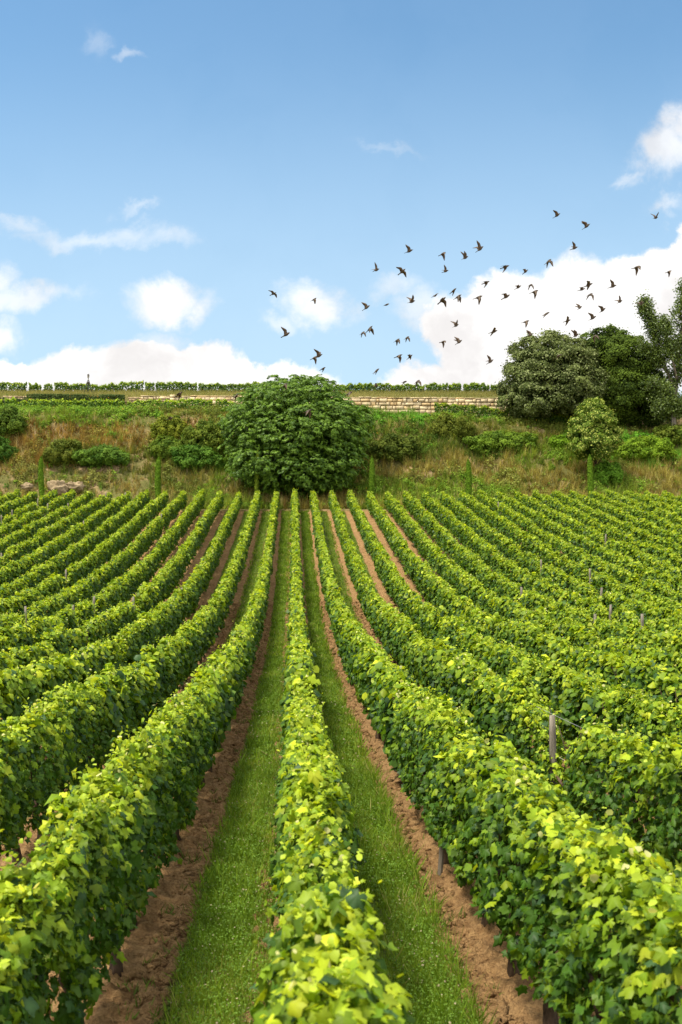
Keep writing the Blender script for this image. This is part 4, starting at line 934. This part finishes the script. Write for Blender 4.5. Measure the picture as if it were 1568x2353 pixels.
birds = [(1280, 495, 'up', 'topmost bird of the flock, wings raised'), (1348, 520, 'high', 'dark bird just lower right of the topmost bird'), (1507, 500, 'up', 'bird flying highest near the right edge, wings raised'),
 (940, 577, 'high', 'leftmost bird of the upper arc against plain blue sky'), (1017, 583, 'down', 'bird with drooping wings between two others on the upper arc'), (1103, 572, 'up', 'bird with lifted wings at the middle of the upper arc'),
 (1069, 592, 'high', 'bird close lower left of the lifted-wing bird on the upper arc'), (1320, 570, 'up', 'bird with tall raised wings below the two topmost birds'), (865, 620, 'up', 'bird with raised wing, outermost left of the upper flock'),
 (924, 624, 'flat', 'brown bird over a wisp of cloud on the upper left of the flock'), (1024, 623, 'up', 'bird with raised wings over the left edge of the big cloud'), (1161, 613, 'fold', 'small dark bird at the upper rim of the big cloud'),
 (1208, 624, 'half', 'bird right beside the small dark bird on the cloud rim'), (1260, 601, 'down', 'brown bird with lowered wings on the cloud rim below the topmost bird'), (1463, 614, 'down', 'bird with drooped wing before grey cloud, second from the right edge'),
 (1537, 624, 'down', 'bird closest to the right edge, wings lowered'), (628, 675, 'flat', 'lone bird farthest left in the open blue sky'), (721, 688, 'down', 'lone bird over the small cloud left of the flock'),
 (1117, 649, 'fold', 'bird flying alone inside the left part of the big cloud'), (1191, 660, 'half', 'left bird of a loose trio in the middle of the cloud'), (1219, 655, 'down', 'upper bird of a loose trio in the middle of the cloud'),
 (1228, 670, 'down', 'lower right bird of a loose trio in the middle of the cloud'), (1337, 665, 'half', 'lower bird of an overlapping pair on the right'), (1352, 655, 'flat', 'upper bird of an overlapping pair on the right'), (1356, 677, 'down', 'bird just under the overlapping pair on the right'),
 (1408, 658, 'up', 'bird with raised wings right of the overlapping pair'), (1425, 693, 'up', 'raised-wing bird nearest the poplar against the cloud'), (842, 707, 'high', 'bird with lifted wing on the left, against blue sky below the upper arc'),
 (888, 700, 'flat', 'pale stretched bird between two birds left of the big cloud'), (946, 693, 'up', 'dark bird with one tall wing left of the tight foursome'), (1000, 679, 'flat', 'upper left bird of the tight foursome'),
 (1016, 690, 'down', 'lower left bird of the tight foursome'), (1042, 668, 'fold', 'topmost bird of the tight foursome'), (1052, 682, 'down', 'lower right bird of the tight foursome'), (1099, 683, 'down', 'bird right of the tight foursome, wings drooping'),
 (1163, 682, 'half', 'slanting brown bird left below the loose trio'), (1255, 721, 'fold', 'single bird in white cloud midway between trio and oak'), (1333, 707, 'high', 'bird below the pair on the right, above the olive oak'), (1385, 713, 'up', 'bird with raised wings above the olive oak on the right'),
 (1362, 731, 'high', 'lowest of three birds above the olive oak'), (1304, 737, 'flat', 'stretched bird above the gap between the two oaks'), (1208, 739, 'down', 'bird with spread wings above the left side of the holm oak'), (1218, 770, 'high', 'bird just above the top left of the holm oak'),
 (1323, 771, 'high', 'bird almost touching the top of the olive oak'), (1048, 748, 'up', 'raised-wing bird at the middle of the big cloud edge'), (1134, 762, 'flat', 'gliding bird in white cloud left of the holm oak'), (1018, 785, 'down', 'left bird of a level pair near the cloud edge'),
 (1055, 786, 'high', 'right bird of a level pair near the cloud edge'), (657, 769, 'up', 'lone bird above the left shoulder of the fig tree'), (833, 765, 'down', 'lower bird of two nearly touching right of the fig tree'), (849, 756, 'down', 'upper bird of two nearly touching right of the fig tree'),
 (912, 782, 'down', 'left bird of a pair against blue sky above the wall'), (935, 776, 'down', 'right bird of a pair against blue sky above the wall'), (916, 818, 'down', 'left bird of the lower pair in the blue gap'), (942, 820, 'flat', 'right bird of the lower pair in the blue gap'),
 (722, 822, 'down', 'left bird of two overlapping above the fig tree'), (732, 818, 'up', 'right bird of two overlapping above the fig tree'), (742, 847, 'fold', 'bird just above the right side of the fig crown'), (865, 852, 'fold', 'low bird over the blue gap right of the fig tree'),
 (1127, 831, 'up', 'raised-wing bird low in the cloud left of the holm oak'), (864, 887, 'half', 'lowest bird just above the skyline vines'), (930, 877, 'fold', 'left bird of two just above the skyline vines'), (959, 877, 'down', 'right bird of two just above the skyline vines'),
 (654, 885, 'down', 'brownish bird in front of the top of the fig crown'), (707, 945, 'down', 'brownish bird in front of the middle of the fig crown'), (390, 962, 'flat', 'brown bird low over the weedy left bank'), (411, 906, 'fold', 'bird in front of the stone wall left part'),
 (541, 911, 'fold', 'bird in front of the stone wall beside the fig crown'), (802, 904, 'fold', 'bird just right of the fig crown at the wall coping'), (1284, 817, 'fold', 'brown bird in front of the holm oak crown'), (1366, 773, 'down', 'bird in front of the top of the olive oak'), (1474, 698, 'half', 'bird before the left branch tip of the poplar')]
rb = random.Random(4)
for (px, py, kd, lab) in birds:
    D = rb.uniform(19.5, 24) * (.93 if py < 600 else 1.0); o = bpy.data.objects.new('bird', BM[kd][rb.randint(0, 1)]); SC.collection.objects.link(o)
    o.location = tuple(P(px, py, D)); o.rotation_euler = (radians(rb.uniform(-35, 15)), radians(-rb.uniform(14, 40)), radians(rb.uniform(-35, 35)))
    s = rb.uniform(.74, 1.02); o.scale = (s, s, s)
    tag(o, lab, 'bird', 'flock of small dark birds in flight')
